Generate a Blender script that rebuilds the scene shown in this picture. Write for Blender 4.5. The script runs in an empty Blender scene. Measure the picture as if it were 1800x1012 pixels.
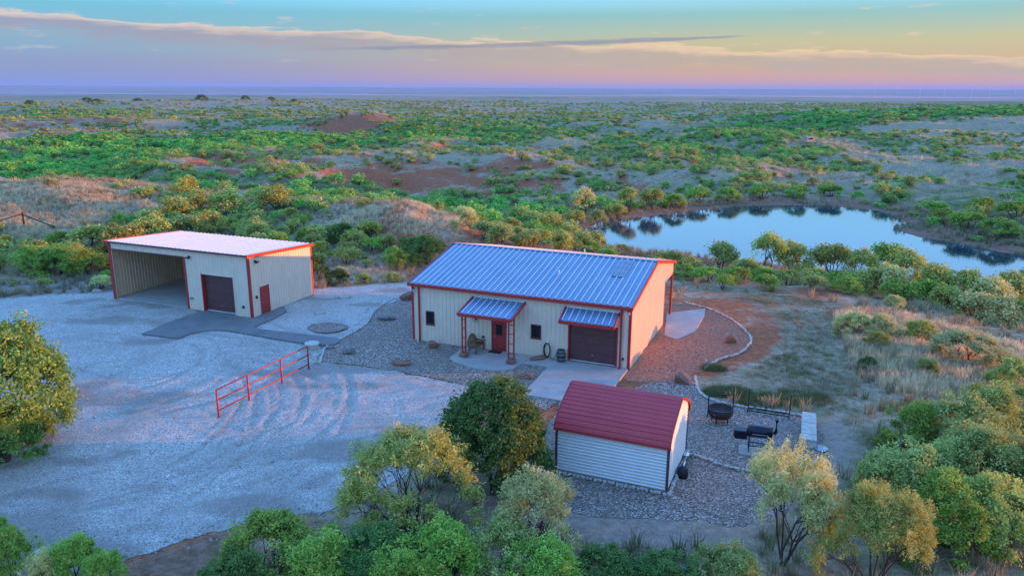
import bpy, math, random
import numpy as np
from mathutils import Matrix, Vector
# ------------------------------------------------------------------ camera, sky, sun, exposure
scn = bpy.context.scene
COL = scn.collection
CF, CP, CR, CH = 1344.3, .2546, .0045, 17.148          # focal (px of 1800), pitch, roll, height in metres
cam = bpy.data.cameras.new("camera"); cam.sensor_width = 36; cam.lens = CF / 1800 * 36
cam.clip_end = 90000; cam.clip_start = .3
cam_o = bpy.data.objects.new("camera", cam); COL.objects.link(cam_o)
cam_o.matrix_world = Matrix.Translation((0, 0, CH)) @ Matrix.Rotation(math.pi/2 - CP, 4, 'X') @ Matrix.Rotation(CR, 4, 'Z')
scn.camera = cam_o
SUN_AZ, SUN_EL = math.radians(3.5), math.radians(3.5)   # azimuth from +X towards +Y
sun_dir = Vector((math.cos(SUN_EL)*math.cos(SUN_AZ), math.cos(SUN_EL)*math.sin(SUN_AZ), math.sin(SUN_EL)))
sl = bpy.data.lights.new("sun", 'SUN'); sl.energy = 3.6; sl.angle = math.radians(.6); sl.color = (1.0, .35, .04)
so = bpy.data.objects.new("sun", sl); COL.objects.link(so); so.location = (60, 20, 60)
so.rotation_euler = (-sun_dir).to_track_quat('-Z', 'Y').to_euler()
vs = scn.view_settings; vs.view_transform = 'Standard'; vs.look = 'None'; vs.exposure = 1.1; vs.gamma = 1; vs.use_curve_mapping = False
scn.cycles.use_denoising = True; scn.cycles.max_bounces = 6; scn.cycles.diffuse_bounces = 2; scn.cycles.glossy_bounces = 3
scn.cycles.transparent_max_bounces = 8; scn.cycles.volume_bounces = 0; scn.cycles.sample_clamp_indirect = 4

class NT:
    """small helper round a node tree"""
    def __init__(s, tree): s.t = tree; s.n = tree.nodes; s.l = tree.links
    def new(s, typ, **kw):
        n = s.n.new(typ)
        for k, v in kw.items(): setattr(n, k, v)
        return n
    def put(s, sock, v):
        if isinstance(v, bpy.types.NodeSocket): s.l.new(v, sock)
        elif isinstance(v, (tuple, list)) and len(v) == 3 and sock.type == 'RGBA': sock.default_value = (*v, 1)
        else: sock.default_value = v
    def m(s, op, a, b=0., c=None, clamp=False):
        n = s.new('ShaderNodeMath', operation=op, use_clamp=clamp); s.put(n.inputs[0], a); s.put(n.inputs[1], b)
        if c is not None: s.put(n.inputs[2], c)
        return n.outputs[0]
    def mr(s, v, a, b, c=0., d=1., smooth=False):
        n = s.new('ShaderNodeMapRange', interpolation_type='SMOOTHSTEP' if smooth else 'LINEAR')
        for i, q in enumerate((v, a, b, c, d)): s.put(n.inputs[i], q)
        return n.outputs[0]
    def mix(s, f, a, b, blend='MIX'):
        n = s.new('ShaderNodeMix', data_type='RGBA', blend_type=blend)
        s.put(n.inputs[0], f); s.put(n.inputs[6], a); s.put(n.inputs[7], b); return n.outputs[2]
    def ramp(s, f, stops, interp='LINEAR'):
        n = s.new('ShaderNodeValToRGB'); n.color_ramp.interpolation = interp; s.put(n.inputs[0], f); e = n.color_ramp.elements
        while len(e) < len(stops): e.new(.5)
        for k, (p, c) in enumerate(stops): e[k].position = p; e[k].color = (*c, 1) if len(c) == 3 else c
        return n.outputs[0]
    def noise(s, vec, scale, detail=3., rough=.55, dist=0.):
        n = s.new('ShaderNodeTexNoise'); s.put(n.inputs['Vector'], vec)
        n.inputs['Scale'].default_value = scale; n.inputs['Detail'].default_value = detail
        n.inputs['Roughness'].default_value = rough; n.inputs['Distortion'].default_value = dist
        return n.outputs[0]
    def vscale(s, vec, v):
        n = s.new('ShaderNodeVectorMath', operation='MULTIPLY'); s.put(n.inputs[0], vec); n.inputs[1].default_value = v; return n.outputs[0]
    def voro(s, vec, scale, feature='F1'):
        n = s.new('ShaderNodeTexVoronoi', feature=feature); s.put(n.inputs['Vector'], vec); n.inputs['Scale'].default_value = scale; return n
    def attr(s, name, typ='GEOMETRY'):
        n = s.new('ShaderNodeAttribute', attribute_type=typ); n.attribute_name = name; return n

def build_sky():
    w = bpy.data.worlds.new("World"); scn.world = w; w.use_nodes = True
    T = NT(w.node_tree); T.n.clear()
    d = T.new('ShaderNodeTexCoord').outputs['Generated']
    sp = T.new('ShaderNodeSeparateXYZ'); T.l.new(d, sp.inputs[0]); x, y, z = sp.outputs
    # two elevation ramps: anti-sun side (cool violet horizon) and sun side (warm horizon)
    sq = T.m('SQRT', T.m('MAXIMUM', z, 0.))              # more room near the horizon: sqrt(sin elevation)
    P = lambda deg: math.sqrt(math.sin(math.radians(deg)))
    cool = T.ramp(sq, [(0, (0.105, 0.147, 0.286)), (P(.8), (0.114, 0.151, 0.265)), (P(1.7), (0.114, 0.160, 0.252)), (P(3.2), (0.101, 0.206, 0.277)), (P(5.), (0.071, 0.240, 0.332)), (P(9), (0.185, 0.521, 0.908)), (P(22), (.22, .48, .98)), (P(46), (.13, .35, .86)), (1, (.12, .33, .84))])
    warm = T.ramp(sq, [(0, (0.303, 0.156, 0.147)), (P(.8), (0.328, 0.181, 0.126)), (P(1.7), (0.303, 0.206, 0.114)), (P(3.2), (0.261, 0.248, 0.139)), (P(5.), (0.126, 0.252, 0.252)), (P(9), (0.210, 0.521, 0.858)), (P(22), (.24, .48, .96)), (P(46), (.13, .35, .86)), (1, (.12, .33, .84))])
    wf = T.mr(x, -.58, .30, 0, 1, True)
    col = T.mix(wf, cool, warm)
    glow = T.ramp(sq, [(0, (0.521, 0.219, 0.084)), (P(1.7), (0.605, 0.303, 0.109)), (P(5.), (0.555, 0.370, 0.160)), (P(11), (0.420, 0.395, 0.286)), (P(24), (.28, .46, .72)), (P(46), (.13, .35, .86)), (1, (.12, .33, .84))])
    col = T.mix(T.mr(x, .50, 1.02, 0, 1, True), col, glow)   # the sunset side, round the sun
    # long streaky clouds, in azimuth / elevation degrees
    az = T.m('MULTIPLY', T.m('ARCTAN2', x, y), 57.2958)
    el = T.m('MULTIPLY', T.m('ARCSINE', z), 57.2958)
    cv = T.new('ShaderNodeCombineXYZ'); T.put(cv.inputs[0], T.m('MULTIPLY', az, .16)); T.put(cv.inputs[1], T.m('MULTIPLY', el, 1.1)); V = cv.outputs[0]
    n1 = T.noise(V, .9, 5, .6); n2 = T.noise(V, 3.0, 4, .6)
    infr = T.m('MULTIPLY', T.mr(az, -75, -45, 0, 1, True), T.mr(az, 50, 80, 1, 0, True))
    top = T.m('ADD', T.m('MULTIPLY_ADD', az, -.036, 3.35), T.m('MULTIPLY', T.m('SUBTRACT', n1, .5), 2.2))
    dd = T.m('SUBTRACT', top, el)                         # depth below the cloud's top edge
    a1 = T.m('MULTIPLY', T.mr(dd, 0, .16, 0, 1, True), T.mr(dd, .8, 1.9, 1, 0, True))
    a1 = T.m('MULTIPLY', T.m('MULTIPLY', a1, T.mr(n2, .25, .55, .55, 1.)), infr)
    cc = T.mix(T.mr(dd, .05, .6), T.mix(wf, (0.387, 0.303, 0.252), (0.437, 0.311, 0.185)), T.mix(wf, (0.147, 0.151, 0.210), (0.244, 0.198, 0.147)))
    col = T.mix(T.m('MULTIPLY', a1, .95), col, cc)
    # one thin dark streak
    sm = T.m('MULTIPLY_ADD', az, .032, 3.02)
    th = T.m('MULTIPLY', T.mr(az, -15, 4, .10, .20), T.mr(az, 8, 17, 1., .12))
    dsn = T.m('ABSOLUTE', T.m('ADD', T.m('SUBTRACT', el, sm), T.m('MULTIPLY', T.m('SUBTRACT', n2, .5), .3)))
    a2 = T.m('MULTIPLY', T.mr(T.m('DIVIDE', dsn, th), .3, 1.2, 1, 0, True), T.m('MULTIPLY', T.mr(az, -16, -9), T.mr(az, 14, 17.5, 1, 0)))
    col = T.mix(T.m('MULTIPLY', a2, .75), col, (0.109, 0.126, 0.172))
    # small puffs above and below
    a3 = T.m('MULTIPLY', T.mr(T.noise(V, 1.7, 4, .6), .60, .74, 0, 1, True), T.m('MULTIPLY', infr, T.m('MULTIPLY', T.mr(el, 1.2, 1.8), T.mr(el, 5.5, 8, 1, 0))))
    col = T.mix(T.m('MULTIPLY', a3, .45), col, T.mix(wf, (0.286, 0.277, 0.286), (0.420, 0.320, 0.210)))
    sky = T.new('ShaderNodeTexSky', sky_type='NISHITA'); sky.sun_disc = False
    sky.sun_elevation = SUN_EL; sky.sun_rotation = math.pi/2 - SUN_AZ
    b1 = T.new('ShaderNodeBackground'); T.put(b1.inputs[0], col); b1.inputs[1].default_value = 1.0
    b2 = T.new('ShaderNodeBackground'); T.put(b2.inputs[0], sky.outputs[0]); b2.inputs[1].default_value = .01
    ad = T.new('ShaderNodeAddShader'); T.l.new(b1.outputs[0], ad.inputs[0]); T.l.new(b2.outputs[0], ad.inputs[1])
    T.l.new(ad.outputs[0], T.new('ShaderNodeOutputWorld').inputs[0])
build_sky()

# ------------------------------------------------------------------ photo pixel -> ray
def ray(u, v):
    a, b = np.asarray(u, float)-900, np.asarray(v, float)-506
    cr, sr = math.cos(CR), math.sin(CR); a, b = cr*a+sr*b, -sr*a+cr*b
    x, y = a/CF, -b/CF; c, s = math.cos(CP), math.sin(CP)
    return np.stack([x, c+y*s, -s+y*c], -1)
def gp(u, v, z=0.):
    d = ray(u, v); t = (z-CH)/d[..., 2]
    return float(d[0]*t), float(d[1]*t)
def poly_px(pts, z=0.): return [gp(u, v, z) for u, v in pts]

# ------------------------------------------------------------------ numpy noise, polygons
def _h(ix, iy, seed):
    n = (ix*374761393 + iy*668265263 + seed*1442695041) & 0xffffffff
    n = ((n ^ (n >> 13))*1274126177) & 0xffffffff
    return ((n ^ (n >> 16)) & 0xffffff)/float(0xffffff)
def vnoise(x, y, seed=0):
    ix, iy = np.floor(x).astype(np.int64), np.floor(y).astype(np.int64); fx, fy = x-ix, y-iy
    fx, fy = fx*fx*fx*(fx*(fx*6-15)+10), fy*fy*fy*(fy*(fy*6-15)+10)
    a = _h(ix, iy, seed)*(1-fx)+_h(ix+1, iy, seed)*fx; b = _h(ix, iy+1, seed)*(1-fx)+_h(ix+1, iy+1, seed)*fx
    return (a*(1-fy)+b*fy)*2-1
def fbm(x, y, oct=4, seed=0, rough=.5):
    x, y = np.asarray(x, float), np.asarray(y, float); s = 0; a = 1; t = 0
    for i in range(oct): s = s+a*vnoise(x*2**i+17.3*i, y*2**i-9.1*i, seed+i); t += a; a *= rough
    return s/t
def sstep(a, b, x): t = np.clip((x-a)/(b-a), 0, 1); return t*t*(3-2*t)
def sdf(poly, x, y):
    """signed distance to polygon (negative inside) and nearest point"""
    x, y = np.asarray(x, float), np.asarray(y, float)
    best = np.full(x.shape, 1e18); bx = np.zeros(x.shape); by = np.zeros(x.shape); ins = np.zeros(x.shape, bool)
    n = len(poly)
    for i in range(n):
        x0, y0 = poly[i]; x1, y1 = poly[(i+1) % n]; dx, dy = x1-x0, y1-y0
        t = np.clip(((x-x0)*dx+(y-y0)*dy)/(dx*dx+dy*dy+1e-12), 0, 1); px, py = x0+t*dx, y0+t*dy
        dd = (x-px)**2+(y-py)**2; k = dd < best; best = np.where(k, dd, best); bx = np.where(k, px, bx); by = np.where(k, py, by)
        if dy != 0: ins ^= ((y0 > y) != (y1 > y)) & (x < dx*(y-y0)/dy+x0)
    d = np.sqrt(best); return np.where(ins, -d, d), bx, by
def smooth_poly(pts, n=6, closed=True):
    """Catmull-Rom through points"""
    P = np.array(pts, float); m = len(P); out = []
    for i in range(m if closed else m-1):
        g = lambda k: P[k % m] if closed else P[min(max(k, 0), m-1)]
        p0, p1, p2, p3 = g(i-1), g(i), g(i+1), g(i+2)
        for t in np.arange(n)/n:
            out.append(.5*((2*p1)+(-p0+p2)*t+(2*p0-5*p1+4*p2-p3)*t*t+(-p0+3*p1-3*p2+p3)*t**3))
    if not closed: out.append(P[-1])
    return [tuple(q) for q in out]

# ------------------------------------------------------------------ objects and meshes
def tag(o, label=None, cat=None, group=None, kind=None):
    if label: o['label'] = label
    if cat: o['category'] = cat
    if group: o['group'] = group
    if kind: o['kind'] = kind
    return o
def empty(name, loc=(0, 0, 0), rz=0.):
    o = bpy.data.objects.new(name, None); COL.objects.link(o); o.location = loc; o.rotation_euler = (0, 0, rz); o.empty_display_size = .3
    return o
def link(name, me, parent=None, loc=None, rz=0.):
    o = bpy.data.objects.new(name, me); COL.objects.link(o)
    if parent is not None: o.parent = parent
    if loc is not None: o.location = loc
    if rz: o.rotation_euler = (0, 0, rz)
    return o
def np_mesh(name, V, F, mats=(), smooth=False, attrs=None, midx=None):
    """V (n,3), F (m,k) arrays of equal-sided faces -> mesh"""
    V = np.asarray(V, np.float32); F = np.asarray(F, np.int32); me = bpy.data.meshes.new(name)
    me.vertices.add(len(V)); me.vertices.foreach_set('co', V.ravel()); k = F.shape[1]
    me.loops.add(F.size); me.loops.foreach_set('vertex_index', F.ravel())
    me.polygons.add(len(F)); me.polygons.foreach_set('loop_start', np.arange(0, F.size, k, dtype=np.int32))
    try: me.polygons.foreach_set('loop_total', np.full(len(F), k, np.int32))
    except Exception: pass
    if midx is not None: me.polygons.foreach_set('material_index', np.asarray(midx, np.int32))
    if smooth: me.polygons.foreach_set('use_smooth', np.ones(len(F), bool))
    for a, v in (attrs or {}).items():
        at = me.attributes.new(a, 'FLOAT', 'POINT'); at.data.foreach_set('value', np.asarray(v, np.float32))
    me.update(calc_edges=True)
    for q in mats: me.materials.append(q)
    return me
class MB:
    """collects shapes into one mesh"""
    def __init__(s): s.v = []; s.f = []
    def add(s, vs, fs):
        o = len(s.v); s.v += [tuple(map(float, q)) for q in vs]; s.f += [[i+o for i in f] for f in fs]; return s
    def box(s, x0, x1, y0, y1, z0, z1):
        return s.add([(x0, y0, z0), (x1, y0, z0), (x1, y1, z0), (x0, y1, z0), (x0, y0, z1), (x1, y0, z1), (x1, y1, z1), (x0, y1, z1)],
                     [(0, 3, 2, 1), (4, 5, 6, 7), (0, 1, 5, 4), (1, 2, 6, 5), (2, 3, 7, 6), (3, 0, 4, 7)])
    def bar(s, p, q, w, h, up=(0, 0, 1)):
        """rectangular bar from p to q, w sideways, h along up"""
        p, q = Vector(p), Vector(q); d = (q-p).normalized(); sd = d.cross(Vector(up))
        if sd.length < 1e-4: sd = Vector((1, 0, 0))
        sd.normalize(); u = sd.cross(d).normalized(); a, b = sd*w/2, u*h/2
        c = [p-a-b, p+a-b, p+a+b, p-a+b, q-a-b, q+a-b, q+a+b, q-a+b]
        return s.add(c, [(0, 3, 2, 1), (4, 5, 6, 7), (0, 1, 5, 4), (1, 2, 6, 5), (2, 3, 7, 6), (3, 0, 4, 7)])
    def tube(s, pts, r, n=8, caps=True):
        """tube through points; r scalar or list"""
        pts = [Vector(p) for p in pts]; m = len(pts); r = [r]*m if not isinstance(r, (list, tuple)) else r
        vs = []; ref = Vector((0, 0, 1))
        for i, p in enumerate(pts):
            d = (pts[min(i+1, m-1)]-pts[max(i-1, 0)]).normalized(); a = d.cross(ref)
            if a.length < .05: a = d.cross(Vector((1, 0, 0)))
            a.normalize(); b = d.cross(a)
            vs += [p+(a*math.cos(t)+b*math.sin(t))*r[i] for t in [2*math.pi*k/n for k in range(n)]]
        fs = [(i*n+k, i*n+(k+1) % n, (i+1)*n+(k+1) % n, (i+1)*n+k) for i in range(m-1) for k in range(n)]
        if caps: fs += [tuple(range(n))[::-1], tuple((m-1)*n+k for k in range(n))]
        return s.add(vs, fs)
    def lathe(s, prof, n=20, c=(0, 0, 0)):
        vs = [(c[0]+r*math.cos(2*math.pi*k/n), c[1]+r*math.sin(2*math.pi*k/n), c[2]+z) for r, z in prof for k in range(n)]
        fs = [(i*n+k, i*n+(k+1) % n, (i+1)*n+(k+1) % n, (i+1)*n+k) for i in range(len(prof)-1) for k in range(n)]
        return s.add(vs, fs)
    def prism(s, poly, z0, z1):
        n = len(poly); return s.add([(x, y, z0) for x, y in poly]+[(x, y, z1) for x, y in poly],
                     [tuple(range(n))[::-1], tuple(range(n, 2*n))]+[(i, (i+1) % n, n+(i+1) % n, n+i) for i in range(n)])
    def mesh(s, name, mat, smooth=False):
        me = bpy.data.meshes.new(name); me.from_pydata(s.v, [], s.f)
        if smooth: me.polygons.foreach_set('use_smooth', np.ones(len(s.f), bool))
        me.update()
        if mat: me.materials.append(mat)
        return me
    def build(s, name, mat, parent=None, smooth=False, bevel=0., loc=None, rz=0.):
        o = link(name, s.mesh(name, mat, smooth), parent, loc, rz)
        if bevel:
            b = o.modifiers.new('bevel', 'BEVEL'); b.width = bevel; b.segments = 2; b.limit_method = 'ANGLE'
        return o
def copy_tree(o, parent=None):
    c = o.copy(); COL.objects.link(c); c.parent = parent
    for ch in list(o.children): copy_tree(ch, c)
    return c

# ------------------------------------------------------------------ materials
def mat(name, base, rough=.6, metal=0., vary=.12, vscale=3., bump=0., bscale=40., spec=.5, dirt=None):
    m = bpy.data.materials.new(name); m.use_nodes = True; T = NT(m.node_tree); b = T.n['Principled BSDF']
    pos = T.new('ShaderNodeTexCoord').outputs['Object']
    n = T.noise(pos, vscale, 5, .6)
    c = T.mix(T.mr(n, .3, .7), tuple(q*(1-vary) for q in base), tuple(min(1, q*(1+vary)) for q in base))
    if dirt: c = T.mix(T.mr(T.noise(pos, vscale*.6, 6, .7), .52, .78, 0, .7), c, dirt)
    T.put(b.inputs['Base Color'], c); b.inputs['Metallic'].default_value = metal
    T.put(b.inputs['Roughness'], T.mr(T.noise(pos, vscale*2, 3), .2, .8, max(0, rough-.07), min(1, rough+.07)))
    b.inputs['Specular IOR Level'].default_value = spec
    if bump:
        bp = T.new('ShaderNodeBump'); bp.inputs['Strength'].default_value = bump; bp.inputs['Distance'].default_value = .02
        T.put(bp.inputs['Height'], T.noise(pos, bscale, 4, .6)); T.l.new(bp.outputs[0], b.inputs['Normal'])
    return m
M = {}
M['trim'] = mat('red_trim', (.42, .03, .025), .42, 0, .12, dirt=(.26, .05, .04))
M['door_red'] = mat('red_door', (.36, .035, .03), .4, 0, .06)
M['wall'] = mat('stone_white_metal', (.78, .61, .46), .5, 0, .05, 1.2, dirt=(.66, .53, .42))
M['core'] = mat('wall_liner', (.25, .23, .2), .8)
M['inner'] = mat('inside_sheet', (.62, .42, .26), .6)
M['roof'] = mat('galvalume_roof', (.19, .27, .40), .36, .35, .12, .8)
M['rib'] = mat('rib_glint', (.54, .62, .72), .4, .3, .08, 2.)  # pale tone paints in the bright reflection seen along the roof ribs
M['shedroof'] = mat('galvalume_roof_pale', (.80, .72, .70), .5, .35, .05, .8)
M['brown'] = mat('brown_garage_door', (.13, .045, .045), .5, 0, .1)
M['concrete'] = mat('concrete', (.40, .36, .33), .85, 0, .14, .9, .15, 60, dirt=(.30, .25, .22))
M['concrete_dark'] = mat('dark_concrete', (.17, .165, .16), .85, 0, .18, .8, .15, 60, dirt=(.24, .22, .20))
M['black'] = mat('black_steel', (.018, .018, .022), .5, .3, .2, 6)
M['rust'] = mat('rusty_steel', (.06, .03, .022), .7, .4, .4, 8, .2, 30)
M['wood'] = mat('log_wood', (.22, .11, .055), .7, 0, .3, 7, .3, 25)
M['white'] = mat('white_paint', (.75, .74, .72), .5)
M['chrome'] = mat('chrome', (.8, .8, .82), .2, 1.)
M['mat'] = mat('rubber_mat', (.02, .02, .02), .95, 0, .2, 30, .5, 120)
M['stone'] = mat('limestone', (.52, .47, .40), .9, 0, .25, 5, .5, 18, dirt=(.33, .27, .22))
M['boulder'] = mat('red_sandstone', (.27, .13, .085), .9, 0, .4, 2.6, .7, 9, dirt=(.12, .085, .07))
M['greyrock'] = mat('grey_sandstone', (.20, .18, .16), .9, 0, .4, 3, .7, 10, dirt=(.10, .10, .08))
M['palerock'] = mat('pale_sandstone', (.42, .36, .30), .9, 0, .3, 3, .7, 10)
M['shedwall'] = mat('pale_blue_white_sheet', (.84, .82, .80), .42, .25, .05, 1.)
M['shedred'] = mat('barn_red_sheet', (.52, .05, .06), .45, .1, .08, 1., dirt=(.40, .06, .06))
M['barrel'] = mat('dark_barrel', (.035, .038, .045), .45, 0, .2, 5)
M['steel'] = mat('grey_steel', (.4, .42, .45), .4, .8)
M['bluesteel'] = mat('black_enamel', (.014, .015, .03), .3, .5, .2, 5)
M['bark'] = mat('bark', (.065, .048, .038), .95, 0, .35, 12, .6, 30)
def glass_mat():
    m = bpy.data.materials.new('window_glass'); m.use_nodes = True; b = m.node_tree.nodes['Principled BSDF']
    b.inputs['Base Color'].default_value = (.012, .014, .018, 1); b.inputs['Roughness'].default_value = .06; b.inputs['Transmission Weight'].default_value = .25
    return m
M['glass'] = glass_mat()
M['skylight'] = mat('skylight_plastic', (.17, .21, .27), .3, .2)
# ------------------------------------------------------------------ terrain height
HOUSE = (-6.914, 51.335, -.391); SHED = (-33.109, 61.472, -.391); STORE = (2.075, 32.12, -.40)
PAD = [(-75, -5), (-75, 58), (-50, 70), (-36, 73), (-15, 68), (0, 68.5), (13, 64), (19, 57), (21, 46), (20, 33), (18, 22), (18, -5)]
POND_Z = -4.0
POND = smooth_poly(poly_px([(1038, 408), (1075, 392), (1150, 380), (1250, 369), (1350, 363), (1430, 362), (1510, 367), (1565, 378), (1586, 391), (1572, 403), (1602, 415), (1665, 426), (1745, 442), (1830, 456),
        (1960, 490), (1920, 520), (1700, 500), (1500, 476), (1300, 458), (1180, 446), (1100, 436), (1052, 424)], POND_Z), 5)
CTRL = []   # (x, y, z) from (pixel u, v, ground height)
for u, v, z in [(-300, 440, .3), (0, 440, .2), (100, 480, 0), (0, 340, 2.6), (120, 338, 2.9), (250, 348, 1.8), (60, 390, .9), (-300, 340, 2), (320, 320, -4.5), (50, 300, -6), (200, 270, -7), (0, 262, -6), (300, 400, .3), (420, 380, -.3),
        (560, 402, .4), (650, 385, 2.2), (720, 366, 3.4), (790, 385, 2.4), (860, 415, -1.4), (950, 400, -2.6), (650, 440, .1), (600, 480, 0), (740, 470, -.2), (450, 345, -3), (600, 335, -5), (800, 345, -5.2), (880, 370, -4),
        (430, 303, -6), (480, 301, -6), (560, 305, -6.5), (480, 272, -1.2), (420, 276, -1.5), (560, 272, -1.6), (690, 326, -7), (650, 325, -7), (700, 286, -2.2), (660, 290, -2.4), (760, 345, -6.5), (850, 330, -6.5), (900, 300, -3), (870, 312, -3.6), (950, 280, -1.8), (1000, 255, -2.5), (1000, 335, -5),
        (1000, 310, -3.2), (1060, 345, -4), (1100, 330, -3.2), (1300, 325, -2.8), (1500, 325, -2.6), (1700, 335, -3.0), (1780, 400, -2.6), (1300, 285, -2), (1600, 285, -2), (1200, 255, -2), (1400, 246, -1.6), (1560, 250, -1.3), (1750, 250, -1.2), (1900, 330, -2), (2200, 450, -2),
        (100, 232, -6), (300, 240, -8.5), (600, 243, -9), (850, 243, -8), (1100, 235, -8), (1300, 222, -9), (180, 208, -1.5), (280, 214, -3), (640, 203, 1.5), (560, 212, -4), (420, 212, -7), (760, 222, -6), (900, 215, -9), (1100, 214, -5), (1150, 216, -4),
        (1500, 206, -2), (1620, 203, 2), (1750, 196, 5), (1900, 195, 6), (1300, 200, -12), (1000, 200, -12), (1450, 192, -10), (100, 187, -4), (400, 185, -4), (700, 186, -8), (1000, 185, -12), (1300, 184, -12), (1600, 184, -12),
        (1300, 512, -.5), (1450, 525, -.4), (1600, 555, -.9), (1780, 600, -1.2), (1700, 690, -.6), (1800, 860, -.5), (1560, 640, -.2), (1250, 480, -3.4), (1400, 492, -3.2), (1550, 505, -3.2), (1700, 540, -3.3), (1800, 560, -3.4), (2100, 640, -2.5), (2100, 900, -1)]:
    x, y = gp(u, v, z); CTRL.append((x, y, z))
for r, z in [(1900, -11), (3200, -19), (5200, -32), (8000, -46), (11500, -46), (15500, -24), (21500, 34), (27000, 36)]:
    for a in range(-80, 81, 16): CTRL.append((r*math.sin(math.radians(a)), r*math.cos(math.radians(a)), z+(3*math.sin(a*.7+r) if r < 9000 else 6*math.sin(a*.21))))
for a in range(100, 261, 20):
    for r, z in [(60, -.5), (300, -3), (3000, -12), (26000, -20)]: CTRL.append((r*math.sin(math.radians(a)), r*math.cos(math.radians(a)), z))
CTRL = np.array(CTRL)
def _warp(x, y):
    r = np.hypot(x, y)+1e-6; return 9*np.arctan2(x, y), 6*np.log(r+8)
CW = np.stack(_warp(CTRL[:, 0], CTRL[:, 1]), 1)
def idw(x, y, vals, CWp, p=2.2):
    wx, wy = _warp(x, y); num = np.zeros(x.shape); den = np.zeros(x.shape)
    for (cx, cy), v in zip(CWp, vals):
        w = 1./((wx-cx)**2+(wy-cy)**2+.012)**p; num += w*v; den += w
    return num/den
def height(x, y):
    x, y = np.asarray(x, float), np.asarray(y, float); r = np.hypot(x, y)
    wob = 1+.03*sstep(60, 150, r)
    xx = x+wob*r*.012*fbm(x/60., y/60., 3, 5); yy = y+r*.02*fbm(x/60.+50, y/60., 3, 6)
    z = idw(xx, yy, CTRL[:, 2], CW)
    dp, _, _ = sdf(PAD, x, y); out = sstep(0, 16, dp)
    am = sstep(70, 220, r)
    z = z+out*(.10*fbm(x/4., y/4., 3, 11)+.35*fbm(x/15., y/15., 4, 12)*sstep(40, 110, r))
    z = z+sstep(85, 150, r)*sstep(1200, 400, r)*(1.15*(1-2*np.abs(fbm(x/19., y/19., 3, 25)))+.7*fbm(x/10., y/10., 3, 26))
    rid = 1-np.abs(fbm(x/75., y/75., 4, 21))*2
    z = z+am*(2.5*(rid-.55)+1.3*fbm(x/26., y/26., 4, 23))*sstep(4500, 1200, r)
    z = z+sstep(350, 1000, r)*9*fbm(x/420., y/420., 5, 31)*sstep(7000, 2500, r)
    z = z+sstep(3000, 8000, r)*13*fbm(x/2600., y/1700., 4, 41)*sstep(18000, 11000, r)
    z = z*out
    gu = np.clip(1-2.6*np.abs(fbm(x/48., y/48., 4, 27)), 0, 1)**1.5; z = z-sstep(115, 170, r)*sstep(1400, 600, r)*2.6*gu
    z = np.where(np.isfinite(z), z, 0)
    dq, _, _ = sdf(POND, x, y); dq = dq+1.1*fbm(x/7., y/7., 3, 52)
    bank = np.where(dq < 0, POND_Z-.05-np.minimum(1.6, -dq*.16), POND_Z-.05+.10*dq+.12*fbm(x/5., y/5., 3, 51)*np.clip(dq, 0, 3))
    z = np.where(dq < 26, bank+(z-bank)*sstep(3, 24, dq), z)
    return z-.02
def solve_stretch(n, step, far):
    lo, hi = .01, 30.
    for _ in range(80):
        k = (lo+hi)/2
        if math.sinh(k)/k < far/(step*n): lo = k
        else: hi = k
    return step*n/k*np.sinh(k*np.arange(n+1)/n)
gx = solve_stretch(350, .62, 30000.); GX = np.concatenate([-gx[:0:-1], gx])
gyp = solve_stretch(560, .50, 30000.); gyn = solve_stretch(110, .6, 6000.); GY = 45+np.concatenate([-gyn[:0:-1], gyp])
XX, YY = np.meshgrid(GX, GY); ZZ = height(XX, YY)
def hz(x, y):
    """ground height on the terrain mesh"""
    x, y = np.asarray(x, float), np.asarray(y, float)
    i = np.clip(np.searchsorted(GX, x)-1, 0, len(GX)-2); j = np.clip(np.searchsorted(GY, y)-1, 0, len(GY)-2)
    fx = (x-GX[i])/(GX[i+1]-GX[i]); fy = (y-GY[j])/(GY[j+1]-GY[j])
    return (ZZ[j, i]*(1-fx)+ZZ[j, i+1]*fx)*(1-fy)+(ZZ[j+1, i]*(1-fx)+ZZ[j+1, i+1]*fx)*fy
def hit(u, v):
    """where the ray of a photo pixel meets the ground"""
    d = ray(u, v); t = 18*1.012**np.arange(560); P = d[None]*t[:, None]; P[:, 2] += CH
    k = np.argmax(P[:, 2] < hz(P[:, 0], P[:, 1])); k = max(k, 1); lo, hi = t[k-1], t[k]
    for _ in range(24):
        m = (lo+hi)/2; q = d*m
        if q[2]+CH < hz(q[0], q[1]): hi = m
        else: lo = m
    q = d*hi; return float(q[0]), float(q[1]), float(hz(q[0], q[1]))

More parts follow.
